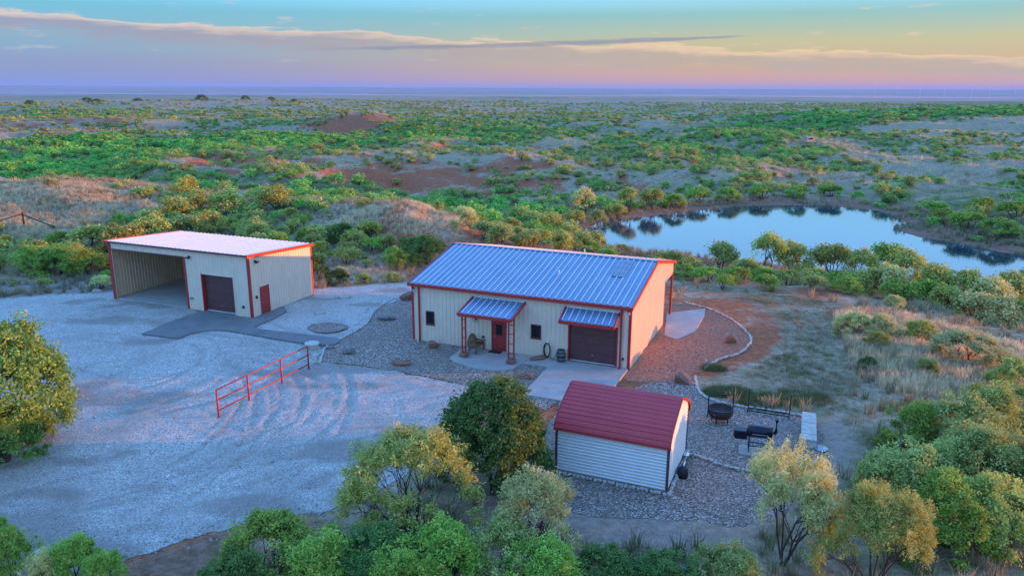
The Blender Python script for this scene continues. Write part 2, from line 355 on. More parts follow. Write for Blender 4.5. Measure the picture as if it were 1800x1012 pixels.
# ground cover values at places, interpolated the same way: (u, v, z, shrub density per m2, greenness 0..1, bare red soil 0..1)
COVER = [(0, 440, .2, .012, .35, .05), (100, 470, 0, .01, .4, .05), (60, 350, 2.4, .0015, .05, .25), (220, 345, 1.5, .0015, .05, .3), (120, 325, 2.4, .004, .1, .2), (20, 380, 1, .003, .1, .15), (130, 380, 1.4, .003, .1, .2), (200, 375, 1, .004, .1, .2), (300, 320, -4, .05, .6, 0), (100, 290, -6, .07, .9, 0), (300, 270, -7, .07, .9, 0), (500, 250, -8, .06, .8, 0),
         (200, 255, -6, .06, .9, 0), (480, 290, -4, .025, .1, .9), (700, 305, -4, .025, .1, .9), (600, 335, -5, .06, .8, 0), (800, 345, -5, .05, .7, .1), (560, 275, -2, .02, .3, .3), (700, 375, 3., .0008, .03, .8), (780, 390, 2.3, .0008, .03, .85), (620, 390, 1.4, .002, .08, .5), (740, 400, 2., .001, .03, .85), (560, 430, 0, .02, .45, .1), (650, 470, 0, .012, .3, .4), (450, 380, -.3, .04, .6, 0), (350, 385, .3, .04, .6, 0),
         (880, 400, -2, .04, .6, .1), (950, 430, -2, .03, .5, .1), (1000, 370, -4, .04, .6, 0), (860, 325, -6, .02, .15, .8), (930, 300, -3, .03, .1, .35), (900, 270, -2, .03, .1, .2), (1000, 280, -2, .035, .15, .15), (1100, 300, -3, .045, .2, .1), (1200, 310, -3, .045, .25, .1), (1350, 300, -2.6, .045, .2, .1), (1500, 300, -2.5, .045, .3, .1), (1650, 300, -2.5, .03, .35, .05), (1750, 310, -3, .035, .4, .05), (1720, 380, -3, .03, .5, .1), (1780, 400, -2.6, .02, .5, .2),
         (1200, 255, -2, .05, .5, .05), (1400, 255, -1.6, .05, .5, .05), (1560, 255, -1.3, .04, .4, .05), (1700, 250, -1.2, .01, .1, .1), (1760, 235, -1, .004, .05, .1), (1300, 225, -8, .03, .8, 0), (1000, 235, -8, .02, .6, .1), (800, 240, -8, .03, .7, 0), (1150, 212, -5, .004, .05, .6), (1060, 220, -8, .02, .4, .2),
         (100, 215, -3, .008, .1, .6), (200, 208, -2, .008, .1, .7), (350, 215, -5, .015, .2, .4), (640, 203, 1, .004, .1, .9), (540, 212, -4, .008, .2, .6), (450, 230, -8, .02, .4, .2), (750, 215, -6, .02, .5, .1), (900, 200, -10, .01, .3, .4), (1200, 198, -12, .006, .3, .3), (1600, 203, 2, .03, .8, 0), (1750, 195, 5, .03, .8, 0), (1450, 190, -12, .01, .3, .2), (100, 190, -4, .01, .5, .1), (300, 180, -6, .002, .1, .5), (600, 180, -8, .004, .2, .4), (1000, 182, -12, .006, .3, .3), (1500, 178, -14, .005, .3, .2),
         (1300, 540, 0, .001, .0, .9), (1340, 580, 0, .001, .0, .8), (1350, 525, 0, .002, .05, .6), (1420, 600, 0, .002, .3, .05), (1380, 680, 0, .002, .35, .1), (1500, 700, 0, .008, .3, .1), (1500, 850, 0, .01, .5, .1), (1600, 620, -.3, .006, .2, .05), (1750, 570, -1, .01, .2, .05), (1750, 800, -.4, .02, .5, .1), (1100, 945, 0, .0, .3, .3), (800, 980, 0, .01, .5, .2), (300, 1000, 0, .0, .3, .6), (1180, 640, 0, 0, 0, 1.), (1140, 680, 0, 0, 0, 1.), (1120, 620, 0, 0, 0, 1.), (1250, 560, 0, 0, 0, .9), (1300, 600, 0, 0, 0, .6), (640, 485, 0, 0, .1, .7)]
CVW = []; CVV = []
for u, v, z, a, b, c in COVER:
    q = _warp(*[np.array(t) for t in gp(u, v, z)]); CVW.append((float(q[0]), float(q[1]))); CVV.append((a, b, c))
CVV = np.array(CVV)
def cover(x, y, k):
    r = np.hypot(x, y); s = np.maximum(6., r*.05)
    return idw(x+.8*s*fbm(x/s, y/s, 3, 61), y+.8*s*fbm(x/s+9, y/s+3, 3, 62), CVV[:, k], CVW, 2.0)

def ground_mat():
    m = bpy.data.materials.new('dry_ground'); m.use_nodes = True; T = NT(m.node_tree); b = T.n['Principled BSDF']
    pos = T.new('ShaderNodeNewGeometry').outputs['Position']
    bare = T.attr('bare').outputs['Fac']; green = T.attr('green').outputs['Fac']; tan = T.attr('tan').outputs['Fac']; mud = T.attr('mud').outputs['Fac']
    nf = T.noise(pos, 2.2, 6, .65); nm = T.noise(pos, .35, 6, .65); nb = T.noise(pos, .045, 6, .6); nfar = T.noise(pos, .008, 6, .62); nhf = T.noise(pos, 9., 4, .7)
    col = T.mix(T.mr(nf, .3, .7), (.19, .14, .085), (.62, .47, .32))
    col = T.mix(T.mr(nm, .42, .60, 0, .8), col, T.mix(T.mr(nhf, .3, .7), (.14, .13, .06), (.42, .37, .22)))
    col = T.mix(T.mr(nb, .50, .68, 0, .6), col, T.mix(T.mr(nf, .35, .65), (.26, .19, .13), (.56, .45, .33)))
    red = T.mix(T.mr(nf, .3, .7), (.28, .085, .04), (.50, .20, .10))
    col = T.mix(T.mr(T.m('ADD', bare, T.m('MULTIPLY', T.m('SUBTRACT', T.m('MULTIPLY_ADD', nb, .5, T.m('MULTIPLY', nm, .5)), .5), 2.2)), .36, .66, 0, 1), col, red)
    gr = T.mix(T.mr(nhf, .3, .7), (.04, .085, .02), (.14, .22, .06))
    gmix = T.m('ADD', green, T.m('MULTIPLY', T.m('SUBTRACT', T.m('ADD', T.m('MULTIPLY', nm, .5), T.m('ADD', T.m('MULTIPLY', nfar, .3), T.m('MULTIPLY', nf, .3))), .55), 1.9))
    col = T.mix(T.mr(gmix, .34, .66, 0, .95), col, gr)
    col = T.mix(tan, col, T.mix(T.mr(nf, .3, .7), (.30, .21, .16), (.46, .36, .29)))
    col = T.mix(T.mr(T.m('ADD', mud, T.m('MULTIPLY', T.m('SUBTRACT', nm, .5), .8)), .3, .7), col, T.mix(T.mr(nf, .3, .7), (.17, .085, .055), (.38, .23, .15)))
    T.put(b.inputs['Base Color'], col); b.inputs['Roughness'].default_value = .95; b.inputs['Specular IOR Level'].default_value = .1
    bp = T.new('ShaderNodeBump'); bp.inputs['Strength'].default_value = .8; bp.inputs['Distance'].default_value = .22
    T.put(bp.inputs['Height'], T.m('ADD', T.m('MULTIPLY', nf, .7), T.m('MULTIPLY', nhf, .35))); 
    b2 = T.new('ShaderNodeBump'); b2.inputs['Strength'].default_value = .55; b2.inputs['Distance'].default_value = 1.6; T.put(b2.inputs['Height'], nm); T.l.new(b2.outputs[0], bp.inputs['Normal'])
    T.l.new(bp.outputs[0], b.inputs['Normal'])
    return m
REDDIRT = poly_px([(1195, 528), (1260, 522), (1330, 528), (1372, 556), (1372, 596), (1345, 632), (1290, 660), (1245, 672), (1215, 665), (1250, 640)])
def build_terrain():
    ny, nx = XX.shape; V = np.stack([XX, YY, ZZ], -1).reshape(-1, 3)
    idx = np.arange(nx*ny).reshape(ny, nx); F = np.stack([idx[:-1, :-1], idx[:-1, 1:], idx[1:, 1:], idx[1:, :-1]], -1).reshape(-1, 4)
    gyx, gxx = np.gradient(ZZ, GY, GX); slope = np.hypot(gxx, gyx); r = np.hypot(XX, YY)
    bare = cover(XX, YY, 2)*(.75+.5*fbm(XX/7., YY/7., 3, 76))+sstep(.2, .5, slope)*.45*sstep(60, 130, r); green = cover(XX, YY, 1)
    bare = np.where(r > 1500, .25+.3*fbm(XX/500, YY/500, 3, 71), bare); green = np.where(r > 1800, .35+.3*fbm(XX/600, YY/600, 3, 72), green)
    tan = np.zeros_like(bare)
    rd = sstep(.8, -1.2, sdf(REDDIRT, XX, YY)[0]+.8*fbm(XX/1.8, YY/1.8, 3, 77)); bare = bare*(1-.5*rd)+.5*rd; green = green*(1-rd)-.3*rd
    track = poly_px([(820, 900), (880, 880), (960, 900), (1060, 905), (1140, 912), (1240, 915), (1330, 905), (1340, 935), (1240, 955), (1120, 955), (1000, 925), (900, 912), (840, 925)])
    d, _, _ = sdf(track, XX, YY); tan = np.maximum(tan, sstep(.6, -.5, d+.5*fbm(XX/1.3, YY/1.3, 3, 73)))
    tr2 = poly_px([(1430, 745), (1470, 735), (1500, 760), (1495, 810), (1470, 850), (1440, 850), (1450, 800)])
    d, _, _ = sdf(tr2, XX, YY); tan = np.maximum(tan, .9*sstep(.5, -.5, d+.5*fbm(XX/1.3, YY/1.3, 3, 74)))
    dq, _, _ = sdf(POND, XX, YY); mud = sstep(13, 3, dq+3*fbm(XX/6, YY/6, 3, 75)); 
    spoil = poly_px([(330, 950), (430, 915), (470, 935), (420, 1012), (300, 1060), (150, 1060), (230, 985)]); d, _, _ = sdf(spoil, XX, YY); mud = np.maximum(mud, .85*sstep(.5, -.6, d))
    me = np_mesh('ground', V, F, [ground_mat()], True, dict(bare=bare.ravel(), green=green.ravel(), tan=tan.ravel(), mud=mud.ravel()))
    return tag(link('ground', me), kind='structure')
build_terrain()

# ------------------------------------------------------------------ sheets laid on the ground
def pebble_mat(name, stops, scale, patch, rut=None, dust=None):
    m = bpy.data.materials.new(name); m.use_nodes = True; T = NT(m.node_tree); b = T.n['Principled BSDF']
    pos = T.new('ShaderNodeNewGeometry').outputs['Position']
    v = T.voro(pos, scale); sp = T.new('ShaderNodeSeparateColor'); T.l.new(v.outputs['Color'], sp.inputs[0])
    col = T.ramp(sp.outputs[0], stops)
    n1 = T.noise(pos, .22, 6, .62, .4); n2 = T.noise(pos, 1.4, 5, .65)
    col = T.mix(T.mr(n1, .42, .66, 0, .62), col, patch)
    col = T.mix(T.mr(n2, .5, .75, 0, .35), col, tuple(q*.7 for q in patch))
    if rut:
        col = T.mix(T.mr(T.attr('rut').outputs['Fac'], .15, .9, 0, .8), col, rut)
    if dust: col = T.mix(T.mr(T.noise(pos, .5, 5, .6), .48, .7, 0, .6), col, dust)
    T.put(b.inputs['Base Color'], col); b.inputs['Roughness'].default_value = .92; b.inputs['Specular IOR Level'].default_value = .2
    bp = T.new('ShaderNodeBump'); bp.inputs['Strength'].default_value = .9; bp.inputs['Distance'].default_value = .035; bp.invert = True
    T.put(bp.inputs['Height'], T.m('ADD', v.outputs['Distance'], T.m('MULTIPLY', n2, -.5))); T.l.new(bp.outputs[0], b.inputs['Normal'])
    return m
M['gravel'] = pebble_mat('white_caliche_gravel', [(0, (.17, .15, .13)), (.3, (.42, .385, .345)), (.7, (.56, .52, .46)), (1, (.84, .80, .73))], 24., (.35, .31, .265), (.24, .19, .155))
M['pebble'] = pebble_mat('brown_pebbles', [(0, (.05, .04, .035)), (.25, (.18, .13, .10)), (.55, (.27, .20, .155)), (.8, (.40, .31, .25)), (1, (.74, .66, .57))], 17., (.24, .18, .14))
M['redpebble'] = pebble_mat('reddish_pebbly_dirt', [(0, (.12, .05, .03)), (.3, (.28, .115, .065)), (.6, (.36, .16, .095)), (1, (.52, .36, .27))], 16., (.42, .15, .08), dust=(.46, .17, .09))
M['dustpebble'] = pebble_mat('dusty_side_gravel', [(0, (.13, .11, .09)), (.3, (.27, .23, .19)), (.7, (.36, .31, .26)), (1, (.6, .53, .44))], 15., (.30, .24, .20))
def sheet(name, poly, m, off, res=.35, edge=.12, disp=None, eseed=3):
    p = np.array(poly); x0, y0 = p.min(0)-1; x1, y1 = p.max(0)+1
    xs = np.arange(x0, x1+res, res); ys = np.arange(y0, y1+res, res); X, Y = np.meshgrid(xs, ys)
    xn = X+edge*2*fbm(X/.9, Y/.9, 3, eseed); yn = Y+edge*2*fbm(X/.9+31, Y/.9, 3, eseed+9)
    d, bx, by = sdf(poly, xn, yn); ins = d < 0
    cell = ins[:-1, :-1] | ins[1:, :-1] | ins[:-1, 1:] | ins[1:, 1:]
    # outside corners of kept cells slide to the edge
    X2 = np.where(ins, X, X+(bx-xn)); Y2 = np.where(ins, Y, Y+(by-yn))
    Z = hz(X2, Y2)+.006+off; rut = np.zeros_like(Z)
    if disp is not None: dz, rut = disp(X2, Y2); Z = Z+dz*sstep(0, -1.5, d)
    idx = np.arange(X.size).reshape(X.shape); F = np.stack([idx[:-1, :-1], idx[:-1, 1:], idx[1:, 1:], idx[1:, :-1]], -1)[cell]
    used = np.unique(F); mp = np.zeros(X.size, int); mp[used] = np.arange(len(used))
    V = np.stack([X2, Y2, Z], -1).reshape(-1, 3)[used]
    me = np_mesh(name, V, mp[F], [m], True, dict(rut=rut.ravel()[used]))
    return tag(link(name, me), kind='structure')
DRIVE = smooth_poly(poly_px([(-500, 640), (-300, 560), (-100, 538), (0, 527), (60, 520), (150, 515), (205, 512), (330, 500), (470, 505), (552, 507), (640, 502), (735, 498), (760, 520), (712, 524), (660, 546), (642, 572), (606, 593), (573, 612), (563, 636),
      (640, 644), (720, 657), (800, 672), (850, 690), (860, 705), (830, 740), (790, 780), (730, 820), (650, 868), (560, 898), (440, 917), (340, 945), (240, 982), (150, 1030), (0, 1150), (-400, 1150), (-700, 800)]), 4)
ruts = random.Random(4)
TR = []
for (u, v, R, a0, a1, n) in [(330, 720, 10.5, -70, 75, 8), (300, 640, 7., -60, 80, 7), (150, 760, 16., -40, 55, 7), (420, 690, 5.5, 20, 110, 5), (560, 860, 18., 60, 130, 6), (100, 900, 24., 30, 80, 5)]:
    cx, cy = gp(u, v)
    for i in range(n): TR.append((cx+ruts.uniform(-1.5, 1.5)-R*.4, cy+ruts.uniform(-1.5, 1.5), R+ruts.uniform(-2.6, 2.6), math.radians(a0+ruts.uniform(-15, 15)), math.radians(a1+ruts.uniform(-15, 15)), ruts.uniform(.10, .22), ruts.uniform(.5, 1.)))
LANES = [poly_px(q) for q in ([(-80, 880), (150, 822), (400, 760), (600, 715), (760, 690)], [(-80, 985), (200, 900), (450, 832), (650, 765), (770, 722)], [(560, 645), (470, 648), (360, 622), (240, 600), (100, 590)], [(-60, 640), (120, 660), (300, 720), (420, 790), (480, 850)])]
def lane_dist(P, x, y):
    best = np.full(x.shape, 1e9)
    for (x0, y0), (x1, y1) in zip(P[:-1], P[1:]):
        dx, dy = x1-x0, y1-y0; t = np.clip(((x-x0)*dx+(y-y0)*dy)/(dx*dx+dy*dy), 0, 1); best = np.minimum(best, np.hypot(x-x0-t*dx, y-y0-t*dy))
    return best
LANES = [smooth_poly(P, 5, False) for P in LANES]
def rut_disp(x, y):
    z = .045*fbm(x/.8, y/.8, 4, 81)+.09*fbm(x/4., y/4., 3, 82); k = np.zeros_like(x)
    for cx, cy, R, a0, a1, w, s in TR:
        rr = np.hypot(x-cx, y-cy)+.25*fbm(x/2., y/2., 2, 83); a = np.arctan2(y-cy, x-cx); win = sstep(a0, a0+.3, a)*sstep(a1, a1-.3, a)
        g = np.exp(-((rr-R)/w)**2); sh = np.exp(-((rr-R-2*w)/w)**2)+np.exp(-((rr-R+2*w)/w)**2)
        z = z+win*s*(.03*sh-.045*g); k = np.maximum(k, win*s*g)
    ap = sstep(-.1, .7, sdf(APRON, x, y)[0])
    for P in LANES:
        ld = np.abs(lane_dist(P, x, y)+.22*fbm(x/3., y/3., 2, 87)-.85); g = np.exp(-(ld/.22)**2); z = z-.03*g; k = np.maximum(k, .75*g*sstep(-.5, .2, fbm(x/2.2, y/2.2, 3, 88)))
    dk = sstep(1.2, -1.5, sdf(DARKG, x, y)[0]+1.6*fbm(x/1.6, y/1.6, 3, 84)); st = np.exp(-((sdf(STREAK, x, y)[0])/.55)**2)*.7*sstep(-.4, .3, fbm(x/1.5, y/1.5, 3, 85))
    k = np.maximum(k*.75, np.maximum(dk, st)); k = np.maximum(k*.8, .7*sstep(.06, .45, fbm(x/5., y/2.4, 4, 86)))
    return np.maximum(z*.62+.075, .012)*ap, k
pad_px = smooth_poly([(249, 589), (300, 568), (352, 549)], 1, False)+[(352, 540), (448, 545), (500, 542), (504, 549)]+smooth_poly([(478, 563), (452, 574), (455, 580), (520, 588), (596, 598), (575, 609), (500, 600), (442, 590), (400, 583), (370, 582), (335, 588), (312, 596), (275, 592)], 3, False)
APRON = poly_px(pad_px)
DARKG = poly_px([(-60, 760), (60, 700), (130, 672), (200, 668), (230, 690), (150, 735), (60, 785), (-60, 830)]); STREAK = poly_px([(380, 925), (520, 862), (640, 810), (720, 770), (722, 776), (640, 820), (520, 870), (390, 935)])
sheet('gravel_drive', DRIVE, M['gravel'], .012, .22, .25, rut_disp)
BED = smooth_poly(poly_px([(760, 520), (712, 524), (660, 546), (642, 572), (606, 593), (573, 612), (563, 636)]), 4, False)+poly_px([(640, 643), (720, 656), (800, 671), (850, 689), (900, 705), (960, 720), (1060, 660), (1060, 600), (900, 560), (780, 510)])
sheet('pebble_bed', BED, M['pebble'], .035, .3, .08)
YARD = smooth_poly(poly_px([(966, 742), (1010, 690), (1090, 688), (1160, 668), (1215, 660), (1228, 690), (1250, 703), (1300, 715), (1350, 722), (1400, 730), (1436, 742), (1446, 800), (1436, 850), (1380, 905), (1290, 925), (1230, 915), (1130, 910), (1040, 905), (970, 890), (930, 850), (945, 800)]), 4)
sheet('pebble_yard', YARD, M['pebble'], .006, .3, .15)
SIDE = smooth_poly(poly_px([(1160, 545), (1210, 535), (1250, 545), (1290, 565), (1317, 590), (1318, 605), (1300, 622), (1262, 634), (1238, 650), (1190, 668), (1130, 672), (1095, 665), (1118, 630), (1150, 590)]), 4)
sheet('side_yard', SIDE, M['redpebble'], .014, .3, .15)
sheet('corner_yard', smooth_poly(poly_px([(-300, 520), (-100, 500), (60, 497), (140, 489), (215, 486), (225, 514), (150, 517), (60, 523), (0, 530), (-200, 548)]), 4), M['dustpebble'], .004, .4, .3)
sheet('pebble_patch', smooth_poly(poly_px([(540, 578), (555, 571), (580, 569), (607, 573), (610, 579), (590, 586), (560, 587)]), 5), M['pebble'], .16, .15, .12)
def local(h, pts):
    c, s = math.cos(h[2]), math.sin(h[2]); return [(h[0]+a*c-b*s, h[1]+a*s+b*c) for a, b in pts]
def slab(name, poly, m, z0, z1): return tag(MB().prism(poly, z0, z1).build(name, m, bevel=.015), kind='structure')
arc = smooth_poly([(4.15, -2.55), (4.9, -3.15), (6.0, -3.55), (7.2, -3.62), (8.1, -3.3), (8.75, -2.75)], 5, False)
slab('porch_walk', local(HOUSE, arc+[(8.88, -1.62), (10.62, -1.55), (10.8, -6.45), (15.4, -6.45), (15.44, -.06), (4.0, -.06)]), M['concrete'], -.05, .10)
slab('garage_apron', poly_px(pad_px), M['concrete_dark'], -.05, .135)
slab('bay_floor', local(SHED, [(.2, .1), (8.0, .1), (8.0, 7.4), (.2, 7.4)]), M['concrete'], -.05, .14)
slab('back_slab', poly_px([(1172, 551), (1240, 543), (1238, 556), (1222, 583), (1190, 597), (1168, 590)]), M['concrete'], -.05, .06)

# water
def water_mat():
    m = bpy.data.materials.new('pond_water'); m.use_nodes = True; T = NT(m.node_tree); b = T.n['Principled BSDF']
    b.inputs['Base Color'].default_value = (.012, .035, .07, 1); b.inputs['Roughness'].default_value = .03; b.inputs['IOR'].default_value = 1.9; b.inputs['Specular IOR Level'].default_value = .9
    pos = T.new('ShaderNodeNewGeometry').outputs['Position']
    bp = T.new('ShaderNodeBump'); bp.inputs['Strength'].default_value = .11; bp.inputs['Distance'].default_value = .05
    T.put(bp.inputs['Height'], T.noise(T.vscale(pos, (.7, 1.6, 1)), 1.6, 3)); T.l.new(bp.outputs[0], b.inputs['Normal'])
    return m
M['water'] = water_mat()
def pond():
    px = np.array(POND); c = px.mean(0); big = [tuple(c+(q-c)*1.06) for q in px]
    tag(MB().prism(big, POND_Z-.3, POND_Z).build('pond_water', M['water']), kind='structure')
pond()
tag(MB().box(-16000, 16000, 6500, 14500, -47.5, -44).build('lake_water', M['water']), kind='structure')
# ------------------------------------------------------------------ ribbed sheet metal
def rib_pts(s0, s1, pitch, h, w=.05):
    pts = [(s0, 0.), (s1, 0.)]
    for k in range(int(math.floor(s0/pitch))-1, int(math.ceil(s1/pitch))+2):
        c = k*pitch+pitch*.5; pts += [(c-w, 0.), (c-w*.5, h), (c+w*.5, h), (c+w, 0.)]
    prof = sorted(set(pts)); xs = [p[0] for p in prof]
    f = lambda s: max([0.]+[h*min(1, max(0, (w-abs(s-(k*pitch+pitch*.5)))/(w*.5))) for k in range(int(s/pitch)-1, int(s/pitch)+2)])
    return [(s, f(s)) for s in sorted(set([s0, s1]+[x for x in xs if s0 < x < s1]))]
def sheets(parent, name, m, s0, s1, t0, t1, mp, openings=(), sw=.915, pitch=.305, h=.034, cuts=(), w=.05):
    """ribbed sheets side by side from s0 to s1; t0, t1 functions of s; openings (sa, sb, ta, tb)"""
    edges = []; s = s0
    while s < s1-1e-6: edges.append((s, min(s+sw, s1))); s += sw
    for i, (a, b) in enumerate(edges):
        mb = MB(); lift = .004*(i % 2)
        br = sorted(set([a, b]+[q for o in openings for q in o[:2] if a < q < b]+[q for q in cuts if a < q < b]))
        for p, q in zip(br[:-1], br[1:]):
            mid = (p+q)/2; iv = [(None, None)]
            for oa, ob, ta, tb in openings:
                if oa < mid < ob: iv = [x for lo, hi in iv for x in ((lo, ta), (tb, hi))]
            pr = rib_pts(p, q, pitch, h, w)
            for lo, hi in iv:
                L = [(t0(s_) if lo is None else lo, t1(s_) if hi is None else hi) for s_, _ in pr]
                if max(u-l for l, u in L) < .01: continue
                vs = [mp(s_, l, o+lift) for (s_, o), (l, u) in zip(pr, L)]+[mp(s_, max(u, l), o+lift) for (s_, o), (l, u) in zip(pr, L)]
                n = len(pr); mb.add(vs, [(k, k+1, n+k+1, n+k) for k in range(n-1)])
        if mb.f: mb.build(name, m, parent)
def rib_glints(parent, s0, s1, p_of, h=.042, w=.075, pitch=.43):
    """pale bar added on every roof rib, its colour standing in for reflected light; p_of(s) gives both ends"""
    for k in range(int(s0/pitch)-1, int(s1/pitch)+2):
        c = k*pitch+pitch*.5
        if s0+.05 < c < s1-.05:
            a, b = p_of(c); MB().bar(Vector(a)+Vector((0, 0, h+.006)), Vector(b)+Vector((0, 0, h+.006)), w, .022).build('glint_bar', M['rib'], parent)
def window(parent, a0, a1, z0, z1):
    f = MB(); w = .07
    f.box(a0, a0+w, -.05, .06, z0, z1).box(a1-w, a1, -.05, .06, z0, z1).box(a0+w, a1-w, -.05, .06, z1-w, z1).box(a0+w, a1-w, -.05, .06, z0, z0+w)
    o = f.build('window', M['brown'], parent); MB().box(a0+w, a1-w, .0, .02, z0+w, z1-w).build('pane', M['glass'], o)
    MB().box(a0+w, a1-w, .10, .12, z0+w, z0+w+.12).build('curtain', M['wall'], o)
    MB().box(a0-.03, a1+.03, -.065, .02, z0-.05, z0-.003).build('sill', M['brown'], o)
def garage_door(parent, a0, a1, z0, z1, b, n=4, ax=0):
    d = MB().box(a0+.03, a1-.03, b+.045, b+.07, z0, z1).build('garage_door', M['brown'], parent); hh = (z1-z0)/n
    for i in range(n):
        mb = MB().box(a0+.04, a1-.04, b, b+.04, z0+i*hh+.008, z0+(i+1)*hh-.008); k = 8; w = (a1-a0-.2)/k
        for j in range(k): mb.box(a0+.1+j*w+.05, a0+.1+(j+1)*w-.05, b-.012, b+.01, z0+i*hh+.12, z0+(i+1)*hh-.12)
        mb.build('door_section', M['brown'], d, bevel=.006)
    MB().box((a0+a1)/2-.08, (a0+a1)/2+.08, b-.04, b-.013, z0+.45, z0+.49).build('handle', M['steel'], d)
    MB().box(a0+.03, a1-.03, b-.02, b+.043, z0-.05, z0-.001).build('bottom_seal', M['white'], d)
    return d

# ------------------------------------------------------------------ main house
L, D1, D2, DB, HE, HR, HB = 15.47, 6.77, 6.66, 10.35, 4.24, 5.66, 4.33
DT = D1+D2
def roofz(b): return HE+(HR-HE)*b/D1 if b <= D1 else HR+(HB-HR)*(b-D1)/D2
house = tag(empty('metal_house', (HOUSE[0], HOUSE[1], 0), HOUSE[2]), 'large cream metal house with blue-grey ribbed gable roof, red trim and awnings', 'house')
GD = (11.5, 14.6, .14, 2.62)
OP = [(1.03, 1.71, 1.28, 2.25), (8.84, 9.57, 1.29, 2.24), (6.03, 7.10, -.5, 2.2), (GD[0], GD[1], -.5, GD[3])]
sheets(house, 'wall_panel', M['wall'], 0, L, lambda s: .0, lambda s: HE-.12, lambda s, t, o: (s, -o, t), OP)
sheets(house, 'wall_panel', M['wall'], 0, DT, lambda s: .0, lambda s: roofz(s)-.06, lambda s, t, o: (L+o, s, t), [(DB, DT+.1, -.5, 3.45)], cuts=[D1])
sheets(house, 'wall_panel', M['wall'], 0, DT, lambda s: .0, lambda s: roofz(s)-.06, lambda s, t, o: (-o, s, t), cuts=[D1])
sheets(house, 'wall_panel', M['wall'], 0, L, lambda s: .0, lambda s: roofz(DB)-.06, lambda s, t, o: (s, DB+o, t))
sheets(house, 'roof_panel', M['roof'], -.12, L+.12, lambda s: -.26, lambda s: D1, lambda s, t, o: (s, t, roofz(t)+o), [], .86, .43, .042, w=.065)
sheets(house, 'roof_panel', M['roof'], -.12, L+.12, lambda s: D1, lambda s: DT+.22, lambda s, t, o: (s, t, roofz(t)+o), [], .86, .43, .042, w=.065)
rib_glints(house, -.12, L+.12, lambda c: ((c, -.25, roofz(-.25)), (c, D1-.17, roofz(D1-.17))))
rib_glints(house, -.12, L+.12, lambda c: ((c, D1+.17, roofz(D1+.17)), (c, DT+.2, roofz(DT+.2))))
MB().box(0, L, DB+.05, DT, 3.3, 3.36).build('porch_ceiling', M['wall'], house)
MB().add([(-.13, D1-.16, HR+.012), (L+.13, D1-.16, HR+.012), (L+.13, D1, HR+.06), (-.13, D1, HR+.06), (-.13, D1+.16, HR+.012), (L+.13, D1+.16, HR+.012)], [(0, 1, 2, 3), (3, 2, 5, 4)]).build('ridge_cap', M['roof'], house)
MB().box(-.14, L+.14, -.40, -.265, HE-.26, HE-.04).build('gutter', M['trim'], house, bevel=.02)
MB().box(-.14, L+.14, DT+.225, DT+.35, HB-.28, HB-.06).build('gutter', M['trim'], house, bevel=.02)
for x in (-.15, L+.15):
    MB().bar((x, -.39, roofz(-.39)-.06), (x, D1, HR-.03), .07, .22).build('rake_trim', M['trim'], house)
    MB().bar((x, D1, HR-.03), (x, DT+.34, roofz(DT+.34)-.06), .07, .22).build('rake_trim', M['trim'], house)
for x, y, sx, sy in ((0, 0, -1, -1), (L, 0, 1, -1), (0, DB, -1, 1), (L, DB, 1, 1)):
    q = MB(); q.box(min(x+sx*.045, x-sx*.12), max(x+sx*.045, x-sx*.12), min(y+sy*.03, y+sy*.05), max(y+sy*.03, y+sy*.05), .02, HE-.27 if y == 0 else 3.44)
    q.box(min(x+sx*.03, x+sx*.05), max(x+sx*.03, x+sx*.05), min(y+sy*.03, y-sy*.12), max(y+sy*.03, y-sy*.12), .02, HE-.27 if y == 0 else 3.44); q.build('corner_trim', M['trim'], house)
for x in (.55, 14.9):
    MB().bar((x, -.10, .12), (x, -.10, HE-.28), .11, .09).bar((x, -.1, .12), (x, -.34, .05), .11, .08).bar((x, -.1, HE-.3), (x, -.33, HE-.2), .10, .08).build('downspout', M['trim'], house)
    MB().lathe([(0, 0), (.05, 0), (.06, .1), (0, .1)], 8, (x+.02, -.40, .0)).build('drain_end', M['white'], house)
for x in (.06, L-.06): MB().bar((x, DT-.02, .05), (x, DT-.02, HB-.2), .16, .16).build('porch_post', M['trim'], house)
for o in OP[:2]: window(house, *o)
MB().box(GD[0]-.09, GD[0]-.003, -.045, .12, .1, GD[3]+.08).box(GD[1]+.003, GD[1]+.09, -.045, .12, .1, GD[3]+.08).box(GD[0]-.002, GD[1]+.002, -.045, .12, GD[3]+.003, GD[3]+.08).build('door_frame', M['trim'], house)
garage_door(house, *GD[:2], GD[2]+.02, GD[3], .08)
# front door with a glass light
fr = MB().box(6.03, 6.10, -.05, .1, .11, 2.2).box(7.03, 7.10, -.05, .1, .11, 2.2).box(6.10, 7.03, -.05, .1, 2.12, 2.2).build('door_frame', M['trim'], house)
dr = MB().box(6.105, 7.025, .0, .045, .12, 2.115).build('front_door', M['door_red'], house)
MB().box(6.3, 6.34, -.018, .001, 1.1, 1.95).box(6.79, 6.83, -.018, .001, 1.1, 1.95).box(6.34, 6.79, -.018, .001, 1.91, 1.95).box(6.34, 6.79, -.018, .001, 1.1, 1.14).build('light_frame', M['trim'], dr)
MB().box(6.34, 6.79, -.006, -.001, 1.14, 1.91).build('pane', M['glass'], dr)
MB().box(6.27, 6.5, -.012, .001, .3, .95).box(6.62, 6.85, -.012, .001, .3, .95).build('door_panel', M['door_red'], dr, bevel=.008)
MB().tube([(6.17, -.002, 1.05), (6.17, -.06, 1.05), (6.27, -.06, 1.05)], .014, 6).build('handle', M['steel'], dr)
